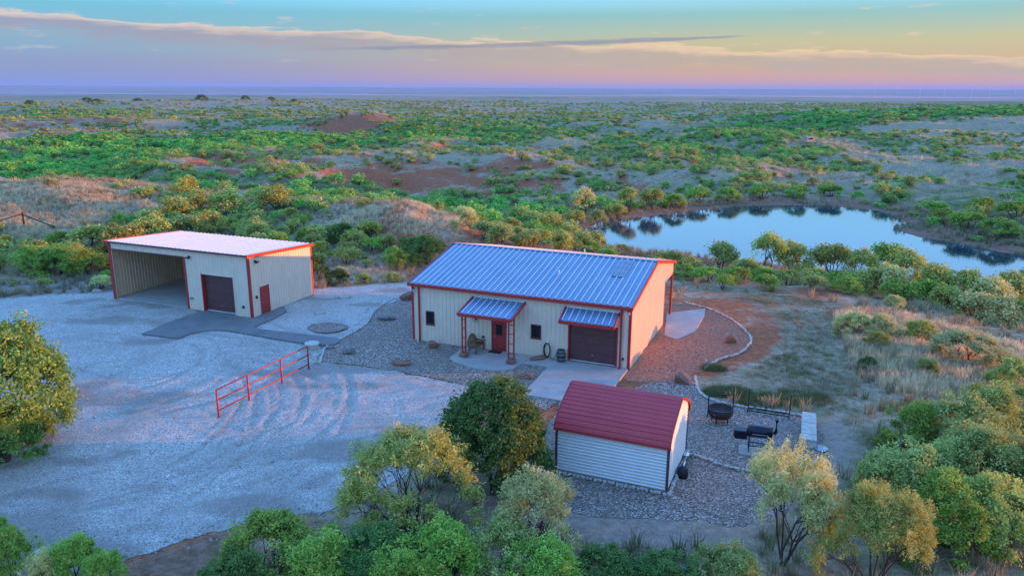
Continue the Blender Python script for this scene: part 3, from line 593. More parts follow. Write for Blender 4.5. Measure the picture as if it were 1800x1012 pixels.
def awning(a0, a1, zt, zb, out, nm):
    k = lambda b: zt+(zt-zb)*b/out
    A = MB().add([(a0, 0, zt-.14), (a1, 0, zt-.14), (a1, -out, zb-.14), (a0, -out, zb-.14)], [(0, 1, 2, 3)]).build(nm, M['wall'], house)
    sheets(A, 'roof_panel', M['roof'], a0+.05, a1-.05, lambda s: -out, lambda s: -.04, lambda s, t, o: (s, t, k(t)+o), [], .86, .43, .042, w=.065)
    rib_glints(A, a0+.05, a1-.05, lambda c: ((c, -out+.01, k(-out+.01)), (c, -.09, k(-.09))))
    MB().box(a0-.02, a1+.02, -out-.10, -out-.005, zb-.20, zb+.02).build('eave_trim', M['trim'], A, bevel=.015)
    for x in (a0-.02, a1+.02): MB().bar((x, -.03, zt-.03), (x, -out-.09, k(-out-.09)-.05), .09, .17).build('rake_trim', M['trim'], A)
    MB().box(a0-.04, a1+.04, -.075, -.03, zt-.02, zt+.08).build('flashing', M['white'], A)
    return A
awning(4.72, 8.42, 3.66, 3.16, 2.4, 'porch_roof'); awning(11.25, 14.74, 3.70, 3.14, 1.3, 'garage_awning')
for x0, x1, y in ((4.84, 5.02, -2.1), (8.1, 8.42, -2.05)):
    c = MB().bar((x0, y, .38), (x0, y, 3.02), .085, .085).bar((x1, y+.12, .38), (x1, y+.12, 3.02), .085, .085).build('porch_column', M['trim'], house)
    for z in (.75, 1.4, 2.05, 2.65): MB().bar((x0, y, z), (x1, y+.12, z), .05, .05).build('rung', M['trim'], c)
    xc = (x0+x1)/2; q = MB(); rr = random.Random(int(x0*10))
    pl = [(xc-.25, y-.2), (xc+.22, y-.23), (xc+.27, y+.3), (xc-.2, y+.32)]; q.prism(pl, .1, .39); q.build('stone_base', M['boulder'], house, bevel=.04)
# roof fittings
sk = MB().bar((13.55, 3.72, roofz(3.72)+.055), (13.55, 6.3, roofz(6.3)+.055), .95, .05).build('skylight', M['steel'], house)
for i in range(3):
    for j in range(3):
        b0 = 3.82+j*.83; x0 = 13.12+i*.3
        MB().add([(x0, b0, roofz(b0)+.085), (x0+.25, b0, roofz(b0)+.085), (x0+.25, b0+.72, roofz(b0+.72)+.085), (x0, b0+.72, roofz(b0+.72)+.085)], [(0, 1, 2, 3)]).build('pane', M['skylight'], sk)
for a, b in ((9.68, 3.0), (10.16, 7.2)):
    MB().tube([(a, b, roofz(b)), (a, b, roofz(b)+.42)], .05, 8).build('vent_pipe', M['white'], house)
# wall fittings
for (a, z, sx) in ((.12, 3.72, -1), (15.3, 3.85, 1)):
    l = MB().box(a-.07, a+.07, -.12, -.03, z-.05, z+.09).build('floodlight', M['black'], house)
    for s in (-1, 1): MB().tube([(a+s*.04, -.1, z), (a+s*.12, -.24, z-.08), (a+s*.14, -.30, z-.12)], [.025, .045, .075], 8).build('lamp_head', M['white'], l)
for z in (.91, .64): MB().box(5.33, 5.5, -.09, -.03, z-.08, z+.08).build('outlet_box', M['black'], house, bevel=.01)
MB().box(15.02, 15.14, -.1, -.03, .62, .78).build('outlet_box', M['black'], house, bevel=.01)
MB().box(9.93, 10.16, -.12, -.03, 1.12, 1.28).build('hose_box', M['white'], house, bevel=.01)

# ------------------------------------------------------------------ garage shed with open bay
SL, SD, SF, SB = 14.36, 7.6, 4.99, 4.49
shed = tag(empty('metal_garage', (SHED[0], SHED[1], 0), SHED[2]), 'cream metal garage with open vehicle bay, low-pitched pale roof and red corner trim', 'garage')
sz = lambda b: SF+(SB-SF)*b/SD
SG = (9.66, 12.85, .16, 3.18); SWD = (1.02, 2.06, .14, 2.3)
sheets(shed, 'wall_panel', M['wall'], .02, SL, lambda s: .12, lambda s: SF-.06, lambda s, t, o: (s, -o, t), [(.33, 8.05, -.5, 4.35), (SG[0], SG[1], -.5, SG[3])])
sheets(shed, 'wall_panel', M['wall'], 0, SD, lambda s: .12, lambda s: sz(s)-.06, lambda s, t, o: (SL+o, s, t), [(SWD[0], SWD[1], -.5, SWD[3])])
sheets(shed, 'wall_panel', M['wall'], 0, SD, lambda s: .02, lambda s: sz(s)-.06, lambda s, t, o: (-o, s, t))
sheets(shed, 'wall_panel', M['wall'], 0, SL, lambda s: .02, lambda s: SB-.06, lambda s, t, o: (s, SD+o, t))
sheets(shed, 'inner_panel', M['inner'], .1, SD-.1, lambda s: .15, lambda s: sz(s)-.1, lambda s, t, o: (.10+o, s, t))
sheets(shed, 'inner_panel', M['inner'], .1, 8.0, lambda s: .15, lambda s: SB-.1, lambda s, t, o: (s, SD-.1-o, t))
sheets(shed, 'inner_panel', M['inner'], .1, SD-.1, lambda s: .15, lambda s: sz(s)-.1, lambda s, t, o: (8.1-o, s, t))
sheets(shed, 'roof_panel', M['shedroof'], -.1, SL+.1, lambda s: -.2, lambda s: SD+.2, lambda s, t, o: (s, t, sz(t)+o), [], .86, .43, .042, w=.065)
MB().box(.1, SL-.1, .05, SD-.05, SB-.12, SB-.08).build('ceiling', M['inner'], shed)
MB().box(-.12, SL+.12, -.27, -.205, SF-.10, SF+.03).build('eave_trim', M['brown'], shed)
for x in (-.13, SL+.13): MB().bar((x, -.26, sz(-.26)-.06), (x, SD+.25, sz(SD+.25)-.06), .07, .24).build('rake_trim', M['trim'], shed)
for x, y, sx, sy in ((0, 0, -1, -1), (SL, 0, 1, -1), (SL, SD, 1, 1), (0, SD, -1, 1)):
    q = MB(); w = .28 if x == 0 and y == 0 else .13; zt = sz(y)-.12
    q.box(min(x+sx*.045, x-sx*w), max(x+sx*.045, x-sx*w), min(y+sy*.032, y+sy*.05), max(y+sy*.032, y+sy*.05), .1, zt)
    q.box(min(x+sx*.032, x+sx*.05), max(x+sx*.032, x+sx*.05), min(y+sy*.03, y-sy*.13), max(y+sy*.03, y-sy*.13), .1, zt); q.build('corner_trim', M['trim'], shed)
MB().box(8.0, 8.16, -.05, .13, .13, 4.35).build('bay_post', M['trim'], shed); MB().box(.3, 8.0, -.045, .05, 4.29, 4.37).build('bay_header', M['brown'], shed)
MB().box(SG[0]-.03, SG[0]+.06, -.045, .34, .14, SG[3]).build('door_jamb', M['trim'], shed); MB().box(SG[1]-.06, SG[1]+.03, -.045, .34, .14, SG[3]).box(SG[0]+.06, SG[1]-.06, -.045, .34, SG[3]-.05, SG[3]+.03).build('door_frame', M['wall'], shed)
garage_door(shed, SG[0]+.05, SG[1]-.05, .20, SG[3]-.05, .26)
wd = MB().box(SL-.02, SL+.03, SWD[0]+.06, SWD[1]-.06, .15, SWD[3]-.06).build('walk_door', M['door_red'], shed)
MB().tube([(SL+.03, SWD[0]+.15, 1.1), (SL+.09, SWD[0]+.15, 1.1), (SL+.09, SWD[0]+.26, 1.1)], .014, 6).build('handle', M['steel'], wd)
MB().box(SL-.03, SL+.055, SWD[0], SWD[0]+.06, .15, SWD[3]).box(SL-.03, SL+.055, SWD[1]-.06, SWD[1], .15, SWD[3]).box(SL-.03, SL+.055, SWD[0]+.06, SWD[1]-.06, SWD[3]-.06, SWD[3]).build('door_frame', M['trim'], shed)
for x, y, dx, dy in ((8.67, -.03, 0, -1), (SL+.03, .72, 1, 0)):
    l = MB().box(x-.08 if dy else x, x+.08 if dy else x+.08, y-.08 if dy else y-.08, y if dy else y+.08, 4.34, 4.48).build('floodlight', M['black'], shed)
    for s in (-1, 1):
        p = Vector((x+dx*.06, y+dy*.06, 4.41)); e = Vector((dx*.2+(s*.16 if dy else 0), dy*.2+(s*.16 if dx else 0), -.07))
        MB().tube([p, p+e*.6, p+e], [.03, .05, .085], 8).build('lamp_head', M['black'], l)
MB().box(8.42, 8.66, -.16, -.03, 1.0, 1.15).box(8.5, 8.58, -.3, -.16, 1.04, 1.1).build('water_tap', M['steel'], shed)
MB().box(13.52, 13.7, -.1, -.03, .82, 1.0).build('outlet_box', M['black'], shed); MB().box(SL+.03, SL+.1, .5, .68, 1.53, 1.72).build('outlet_box', M['black'], shed)

# ------------------------------------------------------------------ small storage shed
TL, TD = 5.12, 4.35
PROF = [(-.17, 2.20), (-.14, 2.42), (.02, 2.66), (.32, 2.89), (.75, 3.11), (1.4, 3.40), (2.175, 3.68)]
PROF = PROF+[(TD-b, z) for b, z in PROF[-2::-1]]
PA = np.array(PROF); seg = np.hypot(*np.diff(PA, axis=0).T); ARC = np.concatenate([[0], np.cumsum(seg)])
def on_prof(s, o=0.):
    b, z = np.interp(s, ARC, PA[:, 0]), np.interp(s, ARC, PA[:, 1]); e = .12
    tb, tz = np.interp(s+e, ARC, PA[:, 0])-np.interp(s-e, ARC, PA[:, 0]), np.interp(s+e, ARC, PA[:, 1])-np.interp(s-e, ARC, PA[:, 1]); n = math.hypot(tb, tz)
    return b-tz/n*o, z+tb/n*o
store = tag(empty('storage_shed', (STORE[0], STORE[1], 0), STORE[2]), 'small white ribbed metal storage shed with rounded barn-red roof on stone footing', 'shed')
half = len(PROF)//2+1
bl = lambda z: max(0., float(np.interp(z, PA[:half, 1], PA[:half, 0]))+.05) if z > 2.3 else 0.
z0 = .2
sheets(store, 'wall_panel', M['shedwall'], z0, 2.40, lambda s: 0., lambda s: TL, lambda s, t, o: (t, -o, s), [], .84, .155, .018)
sheets(store, 'wall_panel', M['shedwall'], z0, 2.40, lambda s: 0., lambda s: TL, lambda s, t, o: (t, TD+o, s), [], .84, .155, .018)
cz = list(np.arange(2.3, 3.62, .08))
for x, sg in ((0, -1), (TL, 1)):
    sheets(store, 'wall_panel', M['shedwall'], z0, 3.6, lambda s: bl(s), lambda s: TD-bl(s), lambda s, t, o, x=x, sg=sg: (x+sg*o, t, s), [], .84, .155, .018, cuts=cz)
nS = 7; sw = ARC[-1]/nS
sheets(store, 'roof_panel', M['shedred'], 0, ARC[-1], lambda s: -.07, lambda s: TL+.09, lambda s, t, o: (t, *on_prof(s, o+.02)), [], sw, sw/3.2, .03, cuts=list(np.arange(.1, ARC[-1], .1)))
for x in (-.06, TL+.08):
    q = MB(); S = np.linspace(0, ARC[-1], 40); vs = []
    for s in S:
        for dx, o in ((-.03, .05), (.03, .05), (.03, -.07), (-.03, -.07)): vs.append((x+dx, *on_prof(s, o)))
    q.add(vs, [(i*4+k, i*4+(k+1) % 4, i*4+4+(k+1) % 4, i*4+4+k) for i in range(39) for k in range(4)]+[(0, 1, 2, 3), (156, 159, 158, 157)]); q.build('edge_trim', M['door_red'], store)
for x in (0, TL):
    for y in (0, TD): MB().box(x-.055, x+.055, y-.045, y+.045, z0, 2.34).build('corner_trim', M['brown'], store)
MB().box(.06, TL-.06, .06, TD-.06, .0, .19).build('floor_slab', M['concrete'], store)
srnd = random.Random(9)
stone_meshes = []
def stone_mesh(seed, m, sub=2, rough=.22, flat=1.):
    import bmesh
    bm = bmesh.new(); bmesh.ops.create_icosphere(bm, subdivisions=sub, radius=1); rr = np.random.RandomState(seed); off = rr.rand(3)*50
    co = np.array([v.co for v in bm.verts]); q = np.sign(co)*np.abs(co)**.7
    n = fbm(co[:, 0]*1.3+off[0]+co[:, 2]*.8, co[:, 1]*1.3+off[1]-co[:, 2]*.9, 3, seed)
    q = q*(1+rough*1.6*n)[:, None]
    for _ in range(7):   # flat broken faces
        d = rr.randn(3); d /= np.linalg.norm(d); k = .62+.25*rr.rand(); p = q@d; q = q-np.outer(np.maximum(0, p-k), d)
    q[:, 2] *= flat
    for v, c in zip(bm.verts, q): v.co = c
    me = bpy.data.meshes.new('stone'); bm.to_mesh(me); bm.free(); me.materials.append(m); return me
SM = [stone_mesh(i, M['stone'], 1, .2) for i in range(6)]
def stone_row(parent, name, line, size, spacing, jit=.3, zf=None, z=0.):
    """stones one by one along a polyline, parent frame"""
    P = np.array(line); sg_ = np.hypot(*np.diff(P, axis=0).T); A = np.concatenate([[0], np.cumsum(sg_)]); s = 0.
    while s < A[-1]:
        k = srnd.uniform(.75, 1.25); x, y = np.interp(s, A, P[:, 0]), np.interp(s, A, P[:, 1]); x2, y2 = np.interp(s+.1, A, P[:, 0]), np.interp(s+.1, A, P[:, 1])
        o = link(name, SM[srnd.randrange(6)], parent, (x+srnd.uniform(-jit, jit)*size, y+srnd.uniform(-jit, jit)*size, (float(zf(x, y)) if zf else 0)+z+size*.28), math.atan2(y2-y, x2-x)+srnd.uniform(-.2, .2))
        o.scale = (spacing*.56*k, size*.5*srnd.uniform(.8, 1.2), size*.42*srnd.uniform(.8, 1.25)); s += spacing*k
stone_row(store, 'footing_stone', [(-.15, -.06), (TL+.12, -.06), (TL+.12, TD+.1)], .24, .2, .08, z=.0)
# ------------------------------------------------------------------ pipe fence
fence = tag(empty('pipe_fence', (-15.7, 37.96, 0)), 'red pipe rail fence standing on the white gravel drive', 'fence')
fd = Vector((-12.72+15.7, 45.12-37.96, 0))
for t in (0, .305, .67, 1.):
    p = fd*t; z = float(hz(-15.7+p.x, 37.96+p.y)); MB().tube([(p.x, p.y, z-.1), (p.x, p.y, z+1.62)], .052, 10).build('post', M['trim'], fence, True)
for z in (1.60, 1.02, .42): MB().tube([(0, 0, z), fd+Vector((0, 0, z))], .04, 8).build('rail', M['door_red'], fence, True)

# ------------------------------------------------------------------ stone edgings
gz = lambda x, y: hz(x, y)+.03
def edging(px, label, size=.26, sp=.27, line=None):
    ln = smooth_poly(poly_px(px), 8, False); o = tag(empty('stone_edging', (ln[0][0], ln[0][1], 0)), label, 'edging')
    stone_row(o, 'stone', [(a-ln[0][0], b-ln[0][1]) for a, b in ln], size, sp, .15, lambda x, y: gz(x+ln[0][0], y+ln[0][1]))
edging([(722, 522), (690, 527), (660, 546), (642, 572), (606, 593), (573, 612), (562, 640)], 'curved line of pale stones between white drive and brown pebble bed', .2, .24)
edging([(1205, 533), (1250, 545), (1290, 565), (1317, 590), (1318, 605), (1300, 622), (1262, 634), (1238, 650)], 'curved pale stone edging round red pebbly ground beside the house', .22, .27)
edging([(1222, 664), (1228, 688), (1250, 703), (1300, 715), (1350, 722), (1400, 730), (1430, 738)], 'pale stone edging behind the fire pit along the grass', .21, .26)
edging([(1206, 797), (1240, 808), (1280, 822), (1330, 832)], 'short pale stone edging running from storage shed through brown pebbles', .2, .25)

# ------------------------------------------------------------------ boulders
def boulder(px, sx, sy, sz_, label, m='boulder', rz=0., seed=1, flat=1., name='boulder'):
    x, y = gp(*px); z = float(hz(x, y))+.02; me = stone_mesh(100+seed, M[m], 3, .25); k = .85
    o = link(name, me, None, (x, y, z+sz_*.36), rz); o.scale = (sx/2*k*1.2, sy/2*k*1.2, sz_/2*k*1.2); return tag(o, label, 'boulder')
boulder((706, 641), 1.35, .7, .38, 'long flat reddish boulder at pebble bed edge beside white drive', rz=-.1, seed=1)
boulder((612, 621), .95, .6, .42, 'grey mossy boulder on brown pebbles near stone edging', 'greyrock', .2, 2)
boulder((583, 612), .6, .45, .25, 'low dark grey rock touching curved stone edging', 'greyrock', .5, 14)
boulder((680, 562), 1.5, .7, .42, 'long dark layered boulder in middle of pebble bed', 'greyrock', -.1, 3)
boulder((762, 612), .75, .7, .62, 'rounded brown boulder beside house wall below small window', rz=.3, seed=4)
boulder((716, 527), 1.3, .9, .75, 'large dark red boulder beside rear left corner of house', rz=.2, seed=5)
boulder((1283, 602), .72, .65, .66, 'orange boulder inside curved stone edging right of house', rz=.3, seed=6)
boulder((1198, 672), 1.1, .75, .65, 'reddish brown boulder at bend of stone edgings', rz=-.3, seed=7)
boulder((606, 525), .95, .7, .34, 'pale flat-topped stone pile on white gravel behind garage apron', 'palerock', 0, 8)
boulder((564, 553), .9, .6, .35, 'pale grey rock on white gravel near pebble patch', 'palerock', .3, 9)
boulder((170, 514), .95, .6, .32, 'pale flat rock on dusty gravel beside open vehicle bay', 'palerock', .1, 10)
boulder((958, 795), .6, .6, .7, 'pale rock against left end of storage shed', 'palerock', .1, 11)
boulder((919, 665), 1.15, .4, .42, 'cut orange-ended wood log on pebble bed by concrete apron', rz=-.15, seed=12)  # a wood log, shaped with the boulder mesh
boulder((1242, 640), .3, .3, .42, 'small upright white stone beside curved edging end', 'palerock', .1, 13)
x, y = local(HOUSE, [(9.62, -.55)])[0]
o = link('flagstone', stone_mesh(130, M['boulder'], 3, .12), None, (x, y, .19), .2); o.scale = (.62, .4, .1); tag(o, 'flat orange flagstone on concrete under hose coil', 'flagstone')
x, y = gp(549, 612); ms = empty('round_stone_cap', (x, y, float(hz(x, y))+.02)); tag(ms, 'round pale stone well cap beside fence end on gravel', 'well cap')
MB().lathe([(0, .0), (.46, .0), (.47, .3), (.44, .33), (0, .33)], 18).build('ring', M['palerock'], ms); MB().lathe([(0, .332), (.5, .332), (.5, .40), (.1, .43), (0, .43)], 18).build('lid', M['stone'], ms)

# ------------------------------------------------------------------ porch things
def in_house(a, b, z): x, y = local(HOUSE, [(a, b)])[0]; return (x, y, z)
bench = tag(empty('log_bench', in_house(4.98, -.75, .10), HOUSE[2]), 'rustic log bench with arched back under porch roof', 'bench')
for y in (-.62, .62):
    for x in (-.02, .5): MB().tube([(x, y, 0), (x, y, .62 if x > .2 else .5)], .055, 8).build('leg', M['wood'], bench, True)
    MB().tube([(-.02, y, .62), (.58, y, .62)], .05, 8).build('armrest', M['wood'], bench, True)
for i in range(5): MB().tube([(.04+i*.11, -.66, .43), (.04+i*.11, .66, .43)], .05, 8).build('seat_log', M['wood'], bench, True)
MB().tube([(-.05, -.64, .48), (-.10, -.6, .8), (-.13, -.35, 1.05), (-.14, 0, 1.14), (-.13, .35, 1.05), (-.10, .6, .8), (-.05, .64, .48)], .05, 8).build('back_arch', M['wood'], bench, True)
for i in range(7):
    yy = -.45+i*.15; MB().tube([(-.05, yy, .46), (-.12, yy, 1.10-.5*yy*yy)], .032, 6).build('back_slat', M['wood'], bench, True)
MB().tube([(0, -.62, .2), (0, .62, .2)], .035, 6).build('stretcher', M['wood'], bench, True)
MB().box(-.45, .45, -.27, .27, 0, .02).build('door_mat', M['mat'], None, bevel=.008, loc=in_house(6.45, -.42, .101), rz=HOUSE[2])
tag(bpy.data.objects['door_mat'], 'black rubber doormat on concrete before red front door', 'doormat')
st = tag(empty('barn_star', in_house(4.86, -.05, 2.17), HOUSE[2]), 'black metal star in ring hanging on wall under porch roof', 'wall star')
q = MB(); pts = []
for k in range(10): r = .22 if k % 2 == 0 else .085; t = math.pi/2+k*math.pi/5; pts.append((r*math.cos(t), -.0, r*math.sin(t)))
q.add(pts+[(0, -.07, 0), (0, .005, 0)], [(k, (k+1) % 10, 10) for k in range(10)]+[((k+1) % 10, k, 11) for k in range(10)]); q.build('star', M['black'], st)
q = MB(); q.tube([(.26*math.cos(t), -.02, .26*math.sin(t)) for t in np.linspace(0, 2*math.pi, 25)], .013, 6, False); q.build('ring', M['rust'], st)
hs = tag(empty('garden_hose', in_house(10.05, -.12, .1), HOUSE[2]), 'coiled dark garden hose hanging from white wall box', 'hose')
for k in range(4): MB().tube([((.17+.025*k)*math.cos(t), -.05-.02*k, .56+(.44+.02*k)*math.sin(t)) for t in np.linspace(0, 2*math.pi, 29)], .018, 6, False).build('loop', M['black'], hs, True)
MB().tube([(.2, -.08, .25), (.34, -.2, .05), (.5, -.22, .03), (.62, -.12, .3), (.66, .06, .55)], .016, 6).build('tail', M['black'], hs, True)
br = tag(empty('wooden_barrel', in_house(11.12, -.48, .10), HOUSE[2]), 'dark barrel with pale hoops beside brown garage door', 'barrel')
MB().lathe([(0, 0), (.24, 0), (.29, .2), (.305, .4), (.29, .62), (.245, .82), (.22, .82), (.21, .78), (0, .78)], 22).build('staves', M['barrel'], br, True)
for z in (.05, .25, .55, .76):
    r = float(np.interp(z, [0, .2, .4, .62, .82], [.24, .29, .305, .29, .245])); MB().lathe([(r, z-.022), (r+.012, z-.022), (r+.012, z+.022), (r, z+.022)], 22).build('hoop', M['steel'], br)

# ------------------------------------------------------------------ fire pit yard
x, y = 11.1, 37.7; g0 = float(hz(x, y))+.04
fp = tag(empty('fire_pit', (x, y, g0), .1), 'round rusty steel fire pit with tall square grill frame', 'fire pit')
MB().lathe([(0, .26), (.35, .26), (.55, .34), (.62, .5), (.64, .78), (.6, .78), (.58, .52), (.5, .4), (0, .36)], 26).build('bowl', M['rust'], fp, True)
MB().lathe([(.60, .782), (.66, .782), (.66, .81), (.60, .81)], 26).build('rim', M['black'], fp)
for k in range(4): t = math.pi/4+k*math.pi/2; MB().bar((.45*math.cos(t), .45*math.sin(t), 0), (.45*math.cos(t), .45*math.sin(t), .36), .05, .05).build('leg', M['black'], fp)
for s in (-1, 1): MB().bar((s*.68, 0, .3), (s*.68, 0, 1.52), .05, .05).build('frame_post', M['black'], fp)
MB().bar((-.70, 0, 1.54), (.70, 0, 1.54), .05, .05).build('frame_bar', M['black'], fp)
g = MB(); [g.bar((-.5+i*.1, -.45, .60), (-.5+i*.1, .45, .60), .012, .012) for i in range(11)]; g.bar((-.56, -.45, .6), (.56, -.45, .6), .02, .02).bar((-.56, .45, .6), (.56, .45, .6), .02, .02); g.build('grate', M['steel'], fp)
x, y = 12.0, 34.2; g0 = float(hz(x, y))+.04
tag(MB().box(-.85, .85, -.5, .5, -.05, .07).build('stone_pad', M['concrete'], None, bevel=.02, loc=(x, y, g0), rz=-.28), 'pale concrete pad under the black smoker', 'pad')
sm = tag(empty('barrel_smoker', (x+.02, y, g0+.07), -.28), 'black offset barrel smoker grill with side firebox and chimney', 'smoker')
def hcyl(x0, x1, r, z, n=18): return MB().tube([(x0, 0, z), (x1, 0, z)], r, n)
bd = hcyl(-.52, .62, .29, 1.02).build('cooking_barrel', M['bluesteel'], sm, True)
MB().tube([(-.3, -.31, 1.0), (-.3, -.36, 1.0), (.4, -.36, 1.0), (.4, -.31, 1.0)], .014, 6).build('lid_handle', M['steel'], bd, True)
fb = MB().box(-1.12, -.53, -.27, .27, .62, 1.06).build('firebox', M['bluesteel'], sm, bevel=.04)
MB().box(-1.17, -1.125, -.14, .14, .68, .92).build('firebox_door', M['rust'], fb)
MB().tube([(.7, 0, .98), (.78, 0, 1.1), (.78, 0, 1.75)], .085, 12).build('chimney', M['bluesteel'], sm, True)
for sx in (-.42, .52):
    for sy in (-.24, .24): MB().bar((sx, sy, 0), (sx, sy, .85), .045, .045).build('leg', M['black'], sm)
sh = MB().box(-.42, .52, -.24, -.20, .30, .34).box(-.42, .52, .20, .24, .30, .34)
for i in range(6): sh.bar((-.40+i*.18, -.2, .32), (-.40+i*.18, .2, .32), .03, .02)
sh.build('lower_shelf', M['black'], sm); MB().box(-.4, .5, -.52, -.31, .92, .945).build('front_shelf', M['black'], sm)
p0, p1 = Vector((13.02, 39.1, 0)), Vector((15.0, 38.25, 0)); g0 = float(hz(13.9, 38.8))+.05
rk = tag(empty('firewood_rack', (p0.x, p0.y, g0), math.atan2(p1.y-p0.y, p1.x-p0.x)), 'low black steel firewood rack with tall end posts along stone edging', 'firewood rack'); ln = (p1-p0).length
for xx in (0, ln):
    MB().bar((xx, .2, 0), (xx, .2, 1.25), .05, .05).build('end_post', M['black'], rk); MB().bar((xx, -.2, .1), (xx, .2, .1), .05, .05).build('foot', M['black'], rk); MB().bar((xx, -.2, 0), (xx, -.2, .12), .05, .05).build('foot', M['black'], rk)
for yy in (-.2, .2): MB().bar((0, yy, .14), (ln, yy, .14), .05, .05).build('rail', M['black'], rk)
bx = [(15.62, 38.1), (16.25, 37.8), (15.02, 34.5), (14.32, 34.75)]; c = np.mean(bx, 0); g0 = float(hz(*c))+.02
sb = tag(empty('stone_bench', (c[0], c[1], g0)), 'long whitish stone bench wall closing the pebble yard', 'stone bench')
pl = [(a-c[0], b-c[1]) for a, b in bx]
MB().prism([(a*.93, b*.98) for a, b in pl], 0, .40).build('base', M['stone'], sb)
A, B, C_, D = [Vector((*q, 0)) for q in pl]
for i in range(5):
    t0, t1 = i/5+.004, (i+1)/5-.004; q = [A.lerp(D, t0), B.lerp(C_, t0), B.lerp(C_, t1), A.lerp(D, t1)]
    MB().prism([(v.x, v.y) for v in q][::-1], .403, .49+.012*(i % 2)).build('cap_slab', M['stone'], sb, bevel=.015)
x, y = gp(1443, 789); dk = tag(empty('metal_lid', (x, y, float(hz(x, y))+.03)), 'grey round metal lid lying on dirt beside stone bench', 'dish')  # a loose lid: flat disc with a top handle
MB().lathe([(0, 0), (.34, 0), (.36, .04), (.30, .09), (.1, .12), (0, .12)], 22).build('disc', M['steel'], dk, True); MB().tube([(-.07, 0, .11), (-.07, 0, .17), (.07, 0, .17), (.07, 0, .11)], .012, 6).build('handle', M['black'], dk)
p0, p1 = Vector((8.50, 33.75, .12)), Vector((7.85, 31.75, .1)); tr = tag(empty('floor_lamp', (p1.x, p1.y, float(hz(p1.x, p1.y))+.02), math.atan2(p0.y-p1.y, p0.x-p1.x)), 'tipped-over black patio heater with chrome pole beside storage shed', 'patio heater'); ln = (p0-p1).length
MB().lathe([(0, 0), (.24, 0), (.26, .1), (.22, .42), (.12, .5), (0, .5)], 18).build('base', M['black'], tr, True)
MB().tube([(.05, 0, .42), (ln*.45, 0, .26), (ln*.82, 0, .2)], .045, 10).build('pole', M['chrome'], tr, True)
MB().tube([(.1, 0, .36), (ln*.4, 0, .2)], .10, 10).build('sleeve', M['black'], tr, True)
MB().tube([(ln*.8, 0, .2), (ln*.88, 0, .2), (ln*.95, 0, .22)], [.12, .17, .06], 12).build('head', M['chrome'], tr, True)
MB().tube([(ln*.9, -.1, .2), (ln*1.02, -.28, .12), (ln*1.14, -.1, .06), (ln*1.12, .15, .05), (ln*.98, .18, .12)], .022, 6).build('cable', M['black'], tr, True)
tr.name = 'patio_heater'
x, y = local(SHED, [(7.72, 1.0)])[0]
bn = tag(empty('plastic_bin', (x, y, .14), SHED[2]), 'black bin with lid standing inside open bay', 'bin')
MB().add([(-.22, -.25, 0), (.22, -.25, 0), (.22, .25, 0), (-.22, .25, 0), (-.27, -.3, 1.0), (.27, -.3, 1.0), (.27, .3, 1.0), (-.27, .3, 1.0)], [(0, 3, 2, 1), (4, 5, 6, 7), (0, 1, 5, 4), (1, 2, 6, 5), (2, 3, 7, 6), (3, 0, 4, 7)]).build('tub', M['black'], bn, bevel=.03)
MB().box(-.29, .29, -.33, .33, 1.003, 1.06).build('lid', M['barrel'], bn, bevel=.03)

# ------------------------------------------------------------------ far small things
x, y, z = hit(43, 398)
bp = tag(empty('brace_post', (x, y, z)), 'dark pipe corner brace with sloping rails in left grass', 'fence brace')
MB().tube([(0, 0, -.2), (0, 0, 1.7)], .1, 8).build('post', M['rust'], bp, True)
MB().tube([(0, 0, 1.5), (-4.5, -3., .15)], .07, 8).build('sloping_rail', M['rust'], bp, True); MB().tube([(0, 0, 1.4), (4.2, -1., .1)], .07, 8).build('sloping_rail', M['rust'], bp, True)
x, y, z = hit(1421, 252)
hb = tag(empty('hunting_blind', (x, y, z), .3), 'small pale box blind among shrubs on far bank', 'hunting blind')
MB().box(-1.5, 1.5, -1.1, 1.1, .6, 2.2).build('cabin', M['palerock'], hb); MB().box(-1.65, 1.65, -1.25, 1.25, 2.203, 2.32).build('roof', M['concrete'], hb); MB().box(-.9, .9, -1.13, -1.105, 1.35, 1.8).build('window', M['glass'], hb)
for sx in (-1.3, 1.3):
    for sy in (-.9, .9): MB().box(sx-.08, sx+.08, sy-.08, sy+.08, -.3, .6).build('leg', M['wood'], hb)
# wind turbines on the skyline
def turbine():
    r = tag(empty('wind_turbine', (0, 0, 0)), 'faint distant wind turbine on the skyline', 'wind turbine', 'wind turbines on the far ridge')
    MB().tube([(0, 0, -10), (0, 0, 86)], [2.6, 1.5], 10).build('tower', M['white'], r, True); MB().box(-1.8, 1.8, -5, 4, 85, 89).build('nacelle', M['white'], r, bevel=.6)
    MB().lathe([(0, -2), (2, -1), (2, 1), (0, 2)], 10, (0, 0, 0)).build('hub', M['white'], r).location = (0, -6, 87)
    for k in range(3):
        t = .5+k*2*math.pi/3; d = Vector((math.sin(t), 0, math.cos(t))); c = Vector((0, -6, 87)); sd = Vector((math.cos(t), 0, -math.sin(t)))
        MB().add([c+sd*1.2, c-sd*1.2, c+d*12-sd*2.2, c+d*44-sd*.3, c+d*44+sd*.3, c+d*12+sd*1.2]+[c+Vector((0, .5, 0))+d*20], [(0, 1, 2, 3, 4, 5), (1, 0, 6), (2, 1, 6), (3, 2, 6), (0, 5, 6), (5, 4, 6), (4, 3, 6)]).build('blade', M['white'], r)
    return r
tb = turbine()
for i, (u, dist) in enumerate([(1538, 14500), (1578, 13800), (1618, 12500), (1661, 12800), (1709, 12200), (1740, 13400), (1785, 11900)]):
    o = tb if i == 0 else copy_tree(tb); d = ray(u, 160); k = dist/math.hypot(d[0], d[1]); o.location = (d[0]*k, d[1]*k, float(hz(d[0]*k, d[1]*k))); o.rotation_euler = (0, 0, .4+i*.35)
